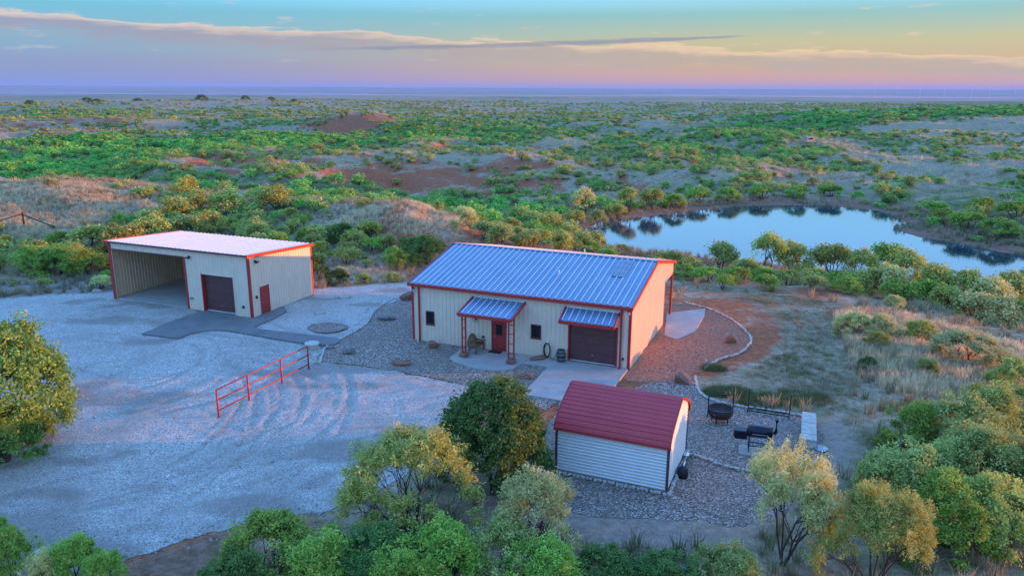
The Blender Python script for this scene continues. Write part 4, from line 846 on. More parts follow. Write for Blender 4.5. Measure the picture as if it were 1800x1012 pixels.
# ------------------------------------------------------------------ foliage
def leaf_mat(name, a, b, inst=False):
    m = bpy.data.materials.new(name); m.use_nodes = True; T = NT(m.node_tree); T.n.remove(T.n['Principled BSDF']); out = T.n['Material Output']
    v = T.attr('v').outputs['Fac']; rnd = T.new('ShaderNodeObjectInfo').outputs['Random']
    if inst:
        tint = T.attr('tint', 'INSTANCER').outputs['Fac']
        A = T.ramp(tint, [(0, a[0]), (.5, a[1]), (1, a[2])]); B = T.ramp(tint, [(0, b[0]), (.5, b[1]), (1, b[2])])
    else: A, B = a, b
    c = T.mix(v, A, B); hsv = T.new('ShaderNodeHueSaturation'); T.put(hsv.inputs['Color'], c)
    T.put(hsv.inputs['Value'], T.mr(rnd, 0, 1, 1.0, 1.38)); T.put(hsv.inputs['Hue'], T.mr(rnd, 0, 1, .485, .515)); c = hsv.outputs[0]
    d = T.new('ShaderNodeBsdfDiffuse'); T.put(d.inputs[0], c); t = T.new('ShaderNodeBsdfTranslucent'); T.put(t.inputs[0], c)
    g = T.new('ShaderNodeBsdfGlossy'); g.inputs['Roughness'].default_value = .45; T.put(g.inputs[0], (.6, .6, .6))
    mx = T.new('ShaderNodeMixShader'); mx.inputs[0].default_value = .28; T.l.new(d.outputs[0], mx.inputs[1]); T.l.new(t.outputs[0], mx.inputs[2])
    m2 = T.new('ShaderNodeMixShader'); m2.inputs[0].default_value = .03; T.l.new(mx.outputs[0], m2.inputs[1]); T.l.new(g.outputs[0], m2.inputs[2])
    T.l.new(m2.outputs[0], out.inputs[0]); return m
LM = dict(olive=leaf_mat('olive_leaves', (.20, .24, .045), (.64, .62, .16)), green=leaf_mat('green_leaves', (.10, .23, .03), (.46, .58, .10)),
          oak=leaf_mat('oak_leaves', (.09, .17, .035), (.32, .46, .11)), dark=leaf_mat('dark_leaves', (.04, .10, .025), (.19, .31, .07)), sage=leaf_mat('sage_leaves', (.20, .27, .07), (.54, .57, .17)), yellow=leaf_mat('yellow_leaves', (.40, .39, .12), (.80, .72, .30)))
FAR = leaf_mat('scrub_leaves', [(.07, .26, .045), (.13, .23, .055), (.24, .25, .07)], [(.32, .68, .13), (.40, .54, .14), (.60, .56, .18)], True)
def leaves(rng, P, val, ll, lw, up=.35):
    n = len(P); d = rng.randn(n, 3); d[:, 2] = d[:, 2]*.6-.15; d /= np.linalg.norm(d, axis=1)[:, None]
    nn = rng.randn(n, 3); nn[:, 2] = np.abs(nn[:, 2])+up; s = np.cross(d, nn); s /= np.linalg.norm(s, axis=1)[:, None]+1e-6
    L = (ll*(.6+.8*rng.rand(n)))[:, None]; W = (lw*(.7+.6*rng.rand(n)))[:, None]
    bend = np.zeros((n, 3)); bend[:, 2] = -.12*L[:, 0]
    V = np.stack([P-d*L/2, P+s*W/2, P+d*L/2+bend, P-s*W/2], 1).reshape(-1, 3); F = np.arange(n*4).reshape(n, 4)
    return V, F, np.repeat(val, 4)
def tubes(segs, n=5):
    V = []; F = []; o = 0; t = np.arange(n)*2*math.pi/n
    for p, q, r0, r1 in segs:
        d = q-p; d = d/(np.linalg.norm(d)+1e-9); a = np.cross(d, [0, 0, 1.]); 
        if np.linalg.norm(a) < .05: a = np.array([1., 0, 0])
        a /= np.linalg.norm(a); b = np.cross(d, a); ring = np.cos(t)[:, None]*a+np.sin(t)[:, None]*b
        V += [p+ring*r0, q+ring*r1]; F += [(o+k, o+(k+1) % n, o+n+(k+1) % n, o+n+k) for k in range(n)]; o += 2*n
    return np.concatenate(V), np.array(F)
def gen_tree(seed, h, spread, stems=5, levels=3, kids=3, n_leaf=9000, ll=.17, lw=.05, cr=.36, tr=.10, dense=0, low=.2, tilt=(.25, .75), base_h=.12):
    rng = np.random.RandomState(seed); segs = []; tips = []
    def grow(p, d, l, r, lev):
        for i in range(3):
            d = d+rng.randn(3)*.2+np.array([0, 0, .08]); d = d/np.linalg.norm(d); q = p+d*l/3; segs.append((p, q, r, r*.84)); p = q; r *= .84
            if lev == 0 or (lev == 1 and i == 2): tips.append(p)
        if lev == 0: return
        for k in range(kids+(rng.rand() < .4)):
            a = rng.randn(3); a -= a.dot(d)*d; a /= np.linalg.norm(a); ang = rng.uniform(.35, .95)
            nd = d*math.cos(ang)+a*math.sin(ang); nd[2] += .08; grow(p, nd/np.linalg.norm(nd), l*rng.uniform(.55, .8), r*.68, lev-1)
    for s in range(stems):
        az = 2*math.pi*(s+rng.uniform(-.3, .3))/stems; ti = rng.uniform(*tilt)
        grow(np.array([math.cos(az)*.06, math.sin(az)*.06, 0]), np.array([math.sin(ti)*math.cos(az), math.sin(ti)*math.sin(az), math.cos(ti)]), h*.42, tr*rng.uniform(.7, 1.1), levels)
    T = np.array(tips); sx = spread/2*.86/np.percentile(np.hypot(T[:, 0], T[:, 1]), 93); szz = h*.93/np.percentile(T[:, 2], 99); S = np.array([sx, sx, szz]); T = T*S
    segs = [(p*S, q*S, a, b) for p, q, a, b in segs]
    if dense:
        u = rng.randn(dense, 3); u[:, 2] = np.abs(u[:, 2])*1.0-.25; u /= np.linalg.norm(u, axis=1)[:, None]; lob = 1+.22*fbm(u[:, 0]*2.2+seed, u[:, 1]*2.2+u[:, 2]*2, 3, seed)
        T = np.concatenate([T, np.stack([u[:, 0]*spread*.42*lob, u[:, 1]*spread*.42*lob, h*.48+u[:, 2]*h*.46*lob], 1)])
    T = T[T[:, 2] > low*h*(.5+.8*rng.rand(len(T)))]
    k = rng.randint(0, len(T), n_leaf); cv = np.clip(.5+.28*rng.randn(len(T)), 0, 1); crr = cr*(.6+.8*rng.rand(len(T)))
    P = T[k]+rng.randn(n_leaf, 3)*crr[k][:, None]*np.array([.62, .62, .45]); P[:, 2] = np.maximum(P[:, 2], .06)
    V, F, val = leaves(rng, P, np.clip(cv[k]*.75+.25*rng.rand(n_leaf), 0, 1), ll, lw)
    tv, tf = tubes(segs, 5 if tr > .05 else 4)
    return np_mesh('trunk', tv, tf, [M['bark']], True), np_mesh('crown', V, F, [None], False, dict(v=val)), h, spread
def gen_shrub(seed, h, spread, nl, ll, lw, lobes=11):
    rng = np.random.RandomState(seed); C = []; R = []
    for i in range(lobes):
        a = rng.rand()*2*math.pi; r = math.sqrt(rng.rand())*spread*.33; z = h*(.3+.38*rng.rand()*(1-.5*r/(spread*.33))); C.append((r*math.cos(a), r*math.sin(a), z)); R.append(h*rng.uniform(.14, .33))
    C = np.array(C); R = np.array(R); k = rng.randint(0, lobes, nl); u = rng.randn(nl, 3); u[:, 2] += .25; u /= np.linalg.norm(u, axis=1)[:, None]
    P = C[k]+u*(R[k]*(.55+.55*rng.rand(nl)))[:, None]*np.array([1.15, 1.15, .85]); P[:, 2] = np.maximum(P[:, 2], .05*h)
    cv = np.clip(.5+.22*rng.randn(lobes), 0, 1); V, F, val = leaves(rng, P, np.clip(cv[k]*.7+.3*rng.rand(nl), 0, 1), ll, lw)
    segs = [(np.array([0, 0, -.1]), np.array([c[0]*.5, c[1]*.5, c[2]*.6]), .05*h/2.5, .03*h/2.5) for c in C[:6]]; tv, tf = tubes(segs, 4)
    return V, F, val, tv, tf
def recolour(me, key):
    c = me.copy(); c.materials.clear(); c.materials.append(LM[key] if isinstance(key, str) else key); return c
PROTO = {}
def proto(kind, col):
    """trunk and crown meshes of one kind in one colour, shared by all copies"""
    if kind not in PROTO:
        PROTO[kind] = dict(mesq=lambda: gen_tree(11, 4.4, 5.4, 8, 3, 4, 30000, .14, .036, .15, .055, 0, .03, (.25, .9)),
            mesq_open=lambda: gen_tree(23, 4.2, 5.4, 6, 3, 4, 22000, .14, .036, .15, .065, 0, .3, (.3, .95)),
            feathery=lambda: gen_tree(37, 3.2, 3.8, 11, 3, 3, 16000, .13, .034, .14, .035, 0, .08, (.2, .75)),
            oak=lambda: gen_tree(41, 5.0, 4.8, 3, 3, 3, 42000, .13, .065, .20, .14, 200, .02, (.1, .7)),
            oak_full=lambda: gen_tree(43, 5.0, 4.8, 4, 3, 3, 48000, .13, .065, .22, .14, 330, .0, (.1, .9)),
            bush=lambda: gen_tree(53, 2.8, 3.4, 9, 3, 3, 30000, .12, .05, .16, .04, 90, .0, (.2, 1.2)),
            bush_b=lambda: gen_tree(59, 2.6, 3.4, 10, 3, 3, 27000, .12, .042, .15, .04, 45, .0, (.2, 1.15)),
            mid=lambda: gen_tree(61, 3.2, 3.8, 5, 2, 3, 4200, .26, .13, .34, .07, 40, .05, (.3, 1.)),
            mid_b=lambda: gen_tree(67, 3.0, 3.6, 6, 2, 3, 3600, .26, .13, .36, .07, 20, .05, (.3, .9)),
            tall=lambda: gen_tree(71, 4.4, 3.8, 3, 3, 3, 5200, .26, .13, .36, .10, 20, .3, (.1, .5)))[kind]()
        PROTO[kind] = PROTO[kind]+({},)
    t, c, h, s, cols = PROTO[kind]
    if col not in cols: cols[col] = recolour(c, col)
    return t, cols[col], h, s
vr = random.Random(77); PLANTED = []
def plant(kind, col, name, x, y, hgt, wid, label, cat='tree', group=None, z=None):
    t, c, h, s = proto(kind, col); zz = float(hz(x, y)) if z is None else z
    r = tag(empty(name, (x, y, zz-.03), vr.uniform(0, 6.28)), label, cat, group); k = wid/s
    for nm, me in (('trunk', t), ('crown', c)): o = link(nm, me, r); o.scale = (k*vr.uniform(.95, 1.05), k*vr.uniform(.95, 1.05), hgt/h)
    PLANTED.append((x, y, wid)); return r
def plant_px(kind, col, name, u, v, hgt, wid, label, cat='tree', group=None):
    x, y, z = hit(u, v); return plant(kind, col, name, x, y, hgt, wid, label, cat, group)
# foreground, each looked at singly
plant_px('oak_full', 'oak', 'oak_tree', 8, 815, 7.0, 6.6, 'broad olive-green tree at the gravel drive edge, beside dark gravel', 'tree')
plant_px('oak_full', 'dark', 'oak_tree', 868, 868, 5.5, 5.0, 'dark green tree between gravel drive and red-roofed storage shed', 'tree')
plant_px('mesq', 'olive', 'mesquite_tree', 725, 940, 4.7, 5.8, 'feathery yellow-olive mesquite beside the dark tree and drive edge', 'tree')
plant_px('feathery', 'yellow', 'mesquite_tree', 945, 985, 3.9, 3.9, 'thin pale yellow mesquite in front of storage shed', 'tree')
plant_px('mesq_open', 'yellow', 'mesquite_tree', 1375, 992, 4.9, 5.0, 'open golden mesquite with dark visible stems by fire pit yard', 'tree')
plant_px('mesq', 'olive', 'mesquite_tree', 1530, 1048, 4.6, 4.4, 'round golden-olive mesquite next to the open stemmed mesquite', 'tree')
plant_px('bush', 'oak', 'drive_bush', -10, 815, 3.2, 4.2, 'olive bush filling the foot of the broad tree by the drive', 'bush')
plant_px('bush_b', 'oak', 'drive_bush', 55, 775, 2.2, 2.6, 'smaller olive bush beside dark gravel under the broad tree', 'bush')
plant_px('bush', 'dark', 'dark_bush', 822, 835, 2.6, 2.8, 'dark bush on the drive side of the dark green tree', 'bush')
plant_px('bush_b', 'dark', 'dark_bush', 925, 845, 2.4, 2.6, 'dark bush between dark green tree and storage shed', 'bush')
G1 = 'green shrubs along the drive edge in the foreground'
for u, v, h, w, k, c in [(470, 1020, 2.6, 3.8, 'bush', 'green'), (560, 1060, 2.7, 3.8, 'bush_b', 'green'), (660, 1040, 2.6, 3.4, 'bush', 'dark'), (780, 1050, 2.9, 3.6, 'bush_b', 'green'), (880, 1030, 2.5, 3.2, 'bush', 'sage'), (960, 1070, 2.6, 3.4, 'bush_b', 'green'), (1060, 1050, 2.0, 3.0, 'bush', 'dark'), (1180, 1070, 2.0, 3.2, 'bush', 'dark'), (1280, 1060, 2.2, 3.0, 'bush_b', 'sage'), (720, 1080, 2.7, 3.2, 'bush', 'green'), (420, 1070, 2.2, 2.8, 'bush', 'dark')]:
    near_ = {470: 'at the drive end of the foreground thicket', 560: 'beside the first shrub of the thicket', 660: 'in front of the feathery mesquite by the drive', 780: 'below the dark green tree in the thicket', 880: 'between feathery and thin pale mesquites', 960: 'at the foot of the thin pale mesquite', 1060: 'in front of the storage shed on the dirt track', 1180: 'at track side below storage shed corner', 1280: 'at the foot of the open stemmed mesquite', 720: 'low in the thicket before the feathery mesquite', 420: 'on dug soil at the thicket end by the drive'}[u]
    plant_px(k, c, 'green_shrub', u, v, h, w, {'green': 'bright green leafy shrub ', 'dark': 'dark green low shrub ', 'sage': 'grey-green shrub '}[c]+near_, 'shrub', G1)
G2 = 'shrubs in the thicket beside the grass slope'
for u, v, h, w, k, c in [(1590, 900, 3.2, 4.0, 'bush', 'sage'), (1660, 960, 3.2, 3.8, 'bush_b', 'green'), (1720, 880, 3.6, 4.2, 'bush', 'sage'), (1600, 800, 2.9, 3.4, 'bush_b', 'green'), (1680, 810, 3.4, 4.0, 'bush', 'sage'), (1740, 960, 3.0, 3.4, 'bush', 'olive'), (1800, 900, 3.2, 3.8, 'bush_b', 'dark'), (1730, 770, 3.0, 4.2, 'bush_b', 'olive'), (1800, 760, 2.8, 3.6, 'bush', 'olive'), (1570, 960, 2.2, 2.6, 'bush', 'green'), (1640, 880, 3.0, 3.2, 'bush_b', 'sage')]:
    near_ = {1590: 'facing the stone bench at thicket front', 1660: 'below the front of the thicket near golden mesquites', 1720: 'in the heart of the right thicket', 1600: 'at thicket tip toward the mown turf', 1680: 'behind the thicket tip near straw grass', 1740: 'at bottom of the thicket by pale grass', 1800: 'at outer edge of the thicket', 1730: 'where the thicket meets the straw grass', 1570: 'small, next to the round golden-olive mesquite', 1640: 'behind the shrub facing the stone bench'}[u if (u, v) != (1800, 760) else 1730]
    if (u, v) == (1800, 760): near_ = 'behind the thicket below the domed shrub'
    plant_px(k, c, 'thicket_shrub', u, v, h, w, {'green': 'bright green bushy shrub ', 'sage': 'pale yellow-green shrub ', 'dark': 'dark green shrub ', 'olive': 'olive shrub '}[c]+near_, 'shrub', G2)
plant_px('bush', 'yellow', 'round_shrub', 1700, 640, 2.3, 5.0, 'wide domed yellow-green shrub standing in tall dry grass', 'shrub')
for u, v, h, w, c in [(1500, 588, 1.7, 3.2, 'yellow'), (1550, 592, 1.8, 3., 'yellow'), (1610, 600, 1.7, 3.4, 'olive'), (1570, 545, 1.4, 2., 'yellow'), (1780, 690, 2.2, 3.4, 'olive'), (1525, 650, .9, 1.5, 'dark'), (1630, 660, 1.2, 1.8, 'sage'), (1540, 610, 1.2, 2., 'olive')]:
    plant_px('bush_b', c, 'grass_shrub', u, v, h, w, {'yellow': 'yellowish shrub at the top of the dry grass slope', 'olive': 'olive shrub standing in dry grass slope', 'dark': 'small dark shrub in dry grass', 'sage': 'small pale shrub in dry grass below domed shrub'}[c], 'shrub', 'shrubs on the dry grass slope')
for u, v, h, w, c in [(30, 1015, 2.0, 2.2, 'green'), (130, 1030, 2.0, 2.4, 'green'), (80, 1050, 1.8, 1.6, 'yellow'), (180, 1040, 1.6, 1.8, 'green'), (-20, 990, 2, 2, 'green'), (10, 775, 1.5, 1.6, 'yellow')]:
    plant_px('bush_b', c, 'drive_shrub', u, v, h, w, {30: 'thin green shrub by the yellow shrub at lower drive end', 130: 'round green shrub between yellow shrub and dug soil', 80: 'small yellow shrub between green shrubs at lower drive end', 180: 'smallest green shrub next to the dug brown soil', -20: 'green shrub outermost at the lower drive end', 10: 'small yellow shrub under the broad drive-side tree'}[u], 'shrub', 'shrubs at the lower drive edge')
# trees between the yard and the pond: tops rise to the given pixel
G3 = 'trees between the yard and the pond'; BELT = {}
ORD = 'first second third fourth fifth sixth seventh eighth ninth tenth eleventh twelfth thirteenth fourteenth fifteenth sixteenth seventeenth eighteenth nineteenth twentieth'.split()
for u, v, dist, top, w, k, c in [(1215, 0, 76, 452, 3.2, 'mid', 'olive'), (1268, 0, 80, 424, 4.0, 'mid_b', 'sage'), (1310, 0, 78, 452, 3.4, 'mid', 'sage'), (1352, 0, 78, 407, 3.8, 'tall', 'olive'), (1400, 0, 78, 424, 4.2, 'mid', 'olive'), (1465, 0, 80, 428, 4.4, 'mid_b', 'olive'), (1520, 0, 78, 438, 4.0, 'mid', 'olive'), (1560, 0, 82, 426, 4.4, 'mid_b', 'green'), (1600, 0, 76, 440, 4.6, 'mid', 'olive'), (1570, 0, 72, 462, 3.8, 'mid', 'yellow'),
        (1640, 0, 78, 462, 4, 'mid_b', 'olive'), (1700, 0, 76, 474, 4.4, 'mid', 'olive'), (1745, 0, 74, 486, 4, 'mid_b', 'yellow'), (1785, 0, 76, 478, 4.4, 'mid', 'olive'), (1830, 0, 74, 470, 4.4, 'mid', 'green'),
        (1205, 0, 70, 478, 2.8, 'mid', 'green'), (1245, 0, 70, 486, 3.0, 'mid_b', 'green'), (1290, 0, 70, 482, 3.2, 'mid', 'green'), (1340, 0, 70, 468, 3.4, 'mid', 'green'), (1385, 0, 70, 474, 3.2, 'mid_b', 'olive'), (1430, 0, 70, 470, 3.4, 'mid', 'olive'), (1480, 0, 69, 476, 3.6, 'mid_b', 'green'), (1530, 0, 68, 470, 3.8, 'mid', 'olive'), (1585, 0, 66, 492, 3.6, 'mid_b', 'green'), (1625, 0, 66, 490, 3.6, 'mid', 'green'), (1670, 0, 64, 500, 3.6, 'mid', 'olive'), (1720, 0, 62, 512, 3.6, 'mid_b', 'yellow'), (1765, 0, 62, 520, 3.8, 'mid', 'yellow'), (1815, 0, 60, 520, 4, 'mid', 'olive'), (1430, 0, 66, 498, 2.4, 'mid_b', 'sage'), (1490, 0, 65, 500, 2.6, 'mid', 'green'), (1350, 0, 67, 496, 2.4, 'mid', 'green'), (1270, 0, 67, 500, 2.2, 'mid_b', 'green')]:
    d = ray(u, top); ztop = (2.2 if k == 'tall' else .9 if dist >= 72 else .25); k_ = (CH-ztop)/-d[2]; x, y = d[0]*k_, d[1]*k_; zt = CH+d[2]*k_; zb = float(hz(x, y)); h = min(6.2, max(1.4, zt-zb))
    row = 'water-side' if dist >= 72 else 'yard-side'; BELT[row] = BELT.get(row, 0)+1
    lab = 'tallest round-topped tree rising against the pond water' if k == 'tall' else {'olive': 'olive tree', 'sage': 'thin grey-green tree', 'green': 'green bush', 'yellow': 'yellow-lit bush'}[c]+', '+ORD[BELT[row]-1]+' from the house in '+row+' row of pond belt'
    plant(k, c, 'pond_tree', x, y, h, w, lab, 'tree', G3)
# behind the two buildings
G4 = 'bushes behind the buildings'
for u, v, h, w, k, c in [(160, 440, 2.8, 5.0, 'mid', 'olive'), (215, 440, 3.0, 4.6, 'mid_b', 'olive'), (270, 425, 3.0, 5., 'mid', 'olive'), (330, 420, 2.8, 4.6, 'mid_b', 'sage'), (370, 412, 2.8, 4.4, 'mid', 'olive'), (60, 478, 2.6, 4.6, 'bush', 'green'), (105, 482, 2.8, 5.0, 'bush_b', 'green'), (150, 484, 2.6, 4.4, 'bush', 'green'), (190, 470, 2.6, 3.6, 'bush', 'dark'), (325, 345, 3., 4.4, 'mid', 'olive'), (405, 380, 3.6, 5.4, 'mid', 'olive'), (350, 375, 3., 4.6, 'mid_b', 'olive'), (490, 372, 3.8, 6., 'mid_b', 'olive'), (450, 400, 2.2, 3.4, 'mid', 'sage'), (300, 385, 3., 5., 'mid_b', 'sage'), (555, 440, 1.9, 2.2, 'mid', 'sage'), (520, 410, 1.8, 2.2, 'mid_b', 'olive'), (580, 420, 1.6, 2.2, 'mid', 'sage'), (625, 438, 2.2, 3.2, 'mid', 'olive'), (650, 425, 2.4, 3.2, 'mid_b', 'olive'), (600, 425, 2.2, 3., 'mid', 'dark'), (680, 440, 1.8, 2.4, 'mid_b', 'sage'), (700, 470, 1.8, 3., 'bush', 'green'),
        (757, 482, 3.9, 4.0, 'oak', 'dark'), (735, 465, 3., 3.4, 'oak', 'dark'), (718, 452, 2.2, 2.6, 'mid', 'dark'), (595, 498, 1.4, 2.4, 'bush_b', 'dark'), (560, 490, 2.4, 1.8, 'mid', 'dark'), (640, 497, .9, 1.6, 'bush_b', 'olive'), (690, 495, .9, 1.6, 'bush', 'sage'), (825, 400, 2., 2.4, 'mid', 'yellow'), (850, 420, 2., 3., 'mid_b', 'sage'), (880, 432, 2.4, 3.2, 'mid', 'sage'), (905, 425, 2., 3., 'mid_b', 'sage'), (935, 405, 2.8, 4., 'mid', 'olive'), (965, 408, 3., 4., 'mid_b', 'olive'), (1000, 428, 2.8, 3.6, 'mid', 'olive'), (1020, 440, 2.6, 3., 'mid_b', 'sage'), (985, 440, 2.4, 3., 'mid', 'olive'), (1010, 400, 2.8, 3.4, 'mid_b', 'olive'), (1050, 395, 2.6, 3., 'mid', 'sage'), (1085, 385, 2.6, 3., 'mid_b', 'olive'), (1027, 382, 5.0, 4.2, 'tall', 'yellow'), (1105, 372, 4.2, 4.0, 'tall', 'olive'), (1145, 368, 3.8, 4.4, 'mid_b', 'olive'), (1185, 365, 2.6, 4.4, 'mid', 'green'), (1230, 358, 2.8, 5.0, 'mid_b', 'green'), (1280, 354, 2.6, 5., 'mid', 'green'), (1340, 350, 2.4, 5, 'mid_b', 'green'), (1400, 347, 2.4, 5, 'mid', 'green'), (1460, 346, 2.4, 5, 'mid_b', 'green'), (1660, 395, 2.6, 5, 'mid', 'green'), (1700, 405, 2.8, 5.4, 'mid_b', 'green'), (1760, 415, 2.6, 5.4, 'mid', 'green'), (1640, 375, 2.2, 4.6, 'mid_b', 'green'), (1720, 375, 2.8, 5.4, 'mid', 'green'), (1785, 385, 2.8, 5.4, 'mid_b', 'green')]:
    lab = {'olive': 'olive bush behind the buildings', 'sage': 'grey-green bush behind the buildings', 'green': 'deep green bush beside garage or across the pond', 'dark': 'dark evergreen bush behind the buildings', 'yellow': 'yellow-green bush on hill behind the buildings'}[c]
    one = None; zone = 'close behind the garage' if u < 400 and v > 380 else 'in the hollow beyond the garage' if u < 540 else 'between garage and house' if u < 700 else 'beside the rear corner of the house' if u < 800 else 'behind the house towards the pond'
    lab = {'olive': 'olive', 'sage': 'grey-green', 'green': 'deep green', 'dark': 'dark evergreen', 'yellow': 'yellow-green'}[c]+' bush '+zone
    if k == 'oak' and h > 3.5: lab = 'tall dark evergreen tree at rear left corner of the house'; one = 1
    if k == 'tall' and c == 'yellow': lab = 'pale yellow round-headed tree standing alone before the pond bank'; one = 1
    if u > 1150: FB = globals().get('FB', 0)+1; lab = 'green bush on the far pond bank, '+ORD[FB-1]+' counting from the lone yellow tree'
    plant_px(k, c, 'pond_bank_bush' if u > 1150 else 'back_bush', u, v, h, w, lab, 'bush', None if one else ('bushes round the far pond bank' if u > 1150 else G4))

# ------------------------------------------------------------------ scattered scrub
rs = np.random.RandomState(5)
def keep_off(x, y, m=.6):
    ok = np.ones(x.shape, bool)
    for P, e in ((POND, 3.), (DRIVE, m), (BED, m), (YARD, m), (SIDE, 1.)): ok &= sdf(P, x, y)[0] > e
    for h, l, d in ((HOUSE, L, DT), (SHED, SL, SD), (STORE, TL, TD)): ok &= sdf(local(h, [(-1, -1), (l+1, -1), (l+1, d+1), (-1, d+1)]), x, y)[0] > 0
    return ok
def sample(n, r0, r1, half=.74):
    r = np.sqrt(rs.rand(n)*(r1**2-r0**2)+r0**2); a = rs.uniform(-half, half, n); return r*np.sin(a), r*np.cos(a)
xs, ys = [], []
for n, r0, r1, f in ((110000, 72, 620, 3.3), (50000, 620, 1700, 1.0)):
    X, Y = sample(n, r0, r1); area = .74*(r1**2-r0**2); dens = cover(X, Y, 0)*f
    cl = np.clip(1.+2.2*fbm(X/18., Y/18., 3, 91)+1.0*fbm(X/60., Y/60., 2, 92), 0, 3)
    k = rs.rand(n) < dens*cl*area/n; xs.append(X[k]); ys.append(Y[k])
X, Y = np.concatenate(xs), np.concatenate(ys); k = keep_off(X, Y); X, Y = X[k], Y[k]
PL = np.array(PLANTED); far_ok = np.array([np.min((PL[:, 0]-a)**2+(PL[:, 1]-b)**2-(PL[:, 2]*.45)**2) > 0 for a, b in zip(X, Y)]); X, Y = X[far_ok], Y[far_ok]
R = np.hypot(X, Y); GRN = cover(X, Y, 1); ZS = hz(X, Y)
tint = np.clip(.95-1.15*GRN+.25*rs.randn(len(X)), 0, 1); SZ = np.clip(np.exp(.05+.42*rs.randn(len(X))), .4, 1.9)*(1+.3*sstep(.3, .8, GRN))
front = np.abs(np.arctan2(X, Y)) < .60; order = np.argsort(R+np.where(front, 0, 1e6)); near = order[:170]; rest = order[170:]
for i in near:
    c = 'green' if tint[i] < .33 else 'sage' if tint[i] < .5 else 'olive' if tint[i] < .85 else 'yellow'
    kk = 'mid' if rs.rand() < .5 else 'mid_b'; side = 'valley behind the house' if X[i] < 20 else 'slope beyond the pond'; big = 'low ' if SZ[i] < 1.05 else 'tall ' if SZ[i] > 1.7 else 'mid-sized '
    plant(kk, c, 'scrub_bush', X[i], Y[i], SZ[i]*1.15, SZ[i]*1.7, big+{'green': 'green', 'sage': 'grey-green', 'olive': 'olive', 'yellow': 'yellowish'}[c]+' scrub bush dotted over the '+side, 'bush', 'scrub bushes in the '+side)
def scatter(name, P, rot, scl, tint_, protos, label, cat):
    n = len(P); me = bpy.data.meshes.new(name); me.vertices.add(n); me.vertices.foreach_set('co', np.asarray(P, np.float32).ravel())
    for a, v in (('rot', rot), ('scl', scl), ('tint', tint_)): at = me.attributes.new(a, 'FLOAT', 'POINT'); at.data.foreach_set('value', np.asarray(v, np.float32))
    at = me.attributes.new('pick', 'INT', 'POINT'); at.data.foreach_set('value', rs.randint(0, len(protos), n).astype(np.int32))
    col = bpy.data.collections.new(name+'_shapes')
    for p in protos: col.objects.link(bpy.data.objects.new(p.name, p))
    o = tag(link(name, me), label, cat, kind='stuff')
    g = bpy.data.node_groups.new(name, 'GeometryNodeTree'); g.interface.new_socket('Geometry', in_out='INPUT', socket_type='NodeSocketGeometry'); g.interface.new_socket('Geometry', in_out='OUTPUT', socket_type='NodeSocketGeometry')
    N = g.nodes; i_, o_ = N.new('NodeGroupInput'), N.new('NodeGroupOutput'); ip = N.new('GeometryNodeInstanceOnPoints'); ci = N.new('GeometryNodeCollectionInfo')
    ci.inputs['Collection'].default_value = col; ci.inputs['Separate Children'].default_value = True; ci.inputs['Reset Children'].default_value = True
    def na(nm, typ='FLOAT'): q = N.new('GeometryNodeInputNamedAttribute'); q.data_type = typ; q.inputs[0].default_value = nm; return q.outputs[0]
    cx = N.new('ShaderNodeCombineXYZ'); g.links.new(na('rot'), cx.inputs[2])
    g.links.new(i_.outputs[0], ip.inputs['Points']); g.links.new(ci.outputs[0], ip.inputs['Instance']); ip.inputs['Pick Instance'].default_value = True
    g.links.new(na('pick', 'INT'), ip.inputs['Instance Index']); g.links.new(cx.outputs[0], ip.inputs['Rotation']); g.links.new(na('scl'), ip.inputs['Scale']); g.links.new(ip.outputs[0], o_.inputs[0])
    md = o.modifiers.new('scatter', 'NODES'); md.node_group = g; return o
def shrub_mesh(seed, h, w, nl, ll, lw, lb=11):
    V, F, val, tv, tf = gen_shrub(seed, h, w, nl, ll, lw, lb); n = len(V)
    return np_mesh('scrub_shape', np.concatenate([V, tv]), np.concatenate([F, tf+n]), [FAR, M['bark']], False, dict(v=np.concatenate([val, np.zeros(len(tv))])), np.concatenate([np.zeros(len(F)), np.ones(len(tf))]))
SHA = [shrub_mesh(200+i, hh, ww, 620, .25, .13, lb) for i, (hh, ww, lb) in enumerate([(1.5, 2.4, 13), (1.1, 2.8, 18), (1.9, 2.2, 12), (.9, 2.2, 11), (1.4, 3.6, 24), (1.6, 2.8, 18)])]; SHB = [shrub_mesh(220+i, hh, ww, 170, .48, .28, lb) for i, (hh, ww, lb) in enumerate([(1.5, 2.5, 8), (1.1, 3.2, 12), (1.8, 2.3, 7), (1.2, 4.0, 14)])]
a = rest[R[rest] < 330]; b = rest[R[rest] >= 330]
print('scrub', len(near), len(a), len(b))
scatter('valley_scrub', np.stack([X[a], Y[a], ZS[a]-.08], 1), rs.rand(len(a))*6.28, SZ[a]*.85, tint[a], SHA, 'countless green and olive scrub bushes covering the valley floor', 'scrub')
scatter('distant_scrub', np.stack([X[b], Y[b], ZS[b]-.2], 1), rs.rand(len(b))*6.28, SZ[b]*np.where(R[b] > 620, 1.5, 1.0), tint[b], SHB, 'far scrub dotting the rolling plain out to the skyline', 'scrub')
for u, v, w in [(52, 178, 14), (155, 180, 16), (172, 179, 12), (243, 179, 16), (355, 179, 20), (432, 178, 15), (478, 181, 12), (517, 181, 11)]:
    d = ray(u, v); dist = 1250.; k_ = dist/math.hypot(d[0], d[1]); x, y = d[0]*k_, d[1]*k_
    plant('mid', 'dark', 'lone_tree', x, y, w*.5, w*.95, 'dark lone tree standing on the far bare plain', 'tree', 'lone trees on the far plain')

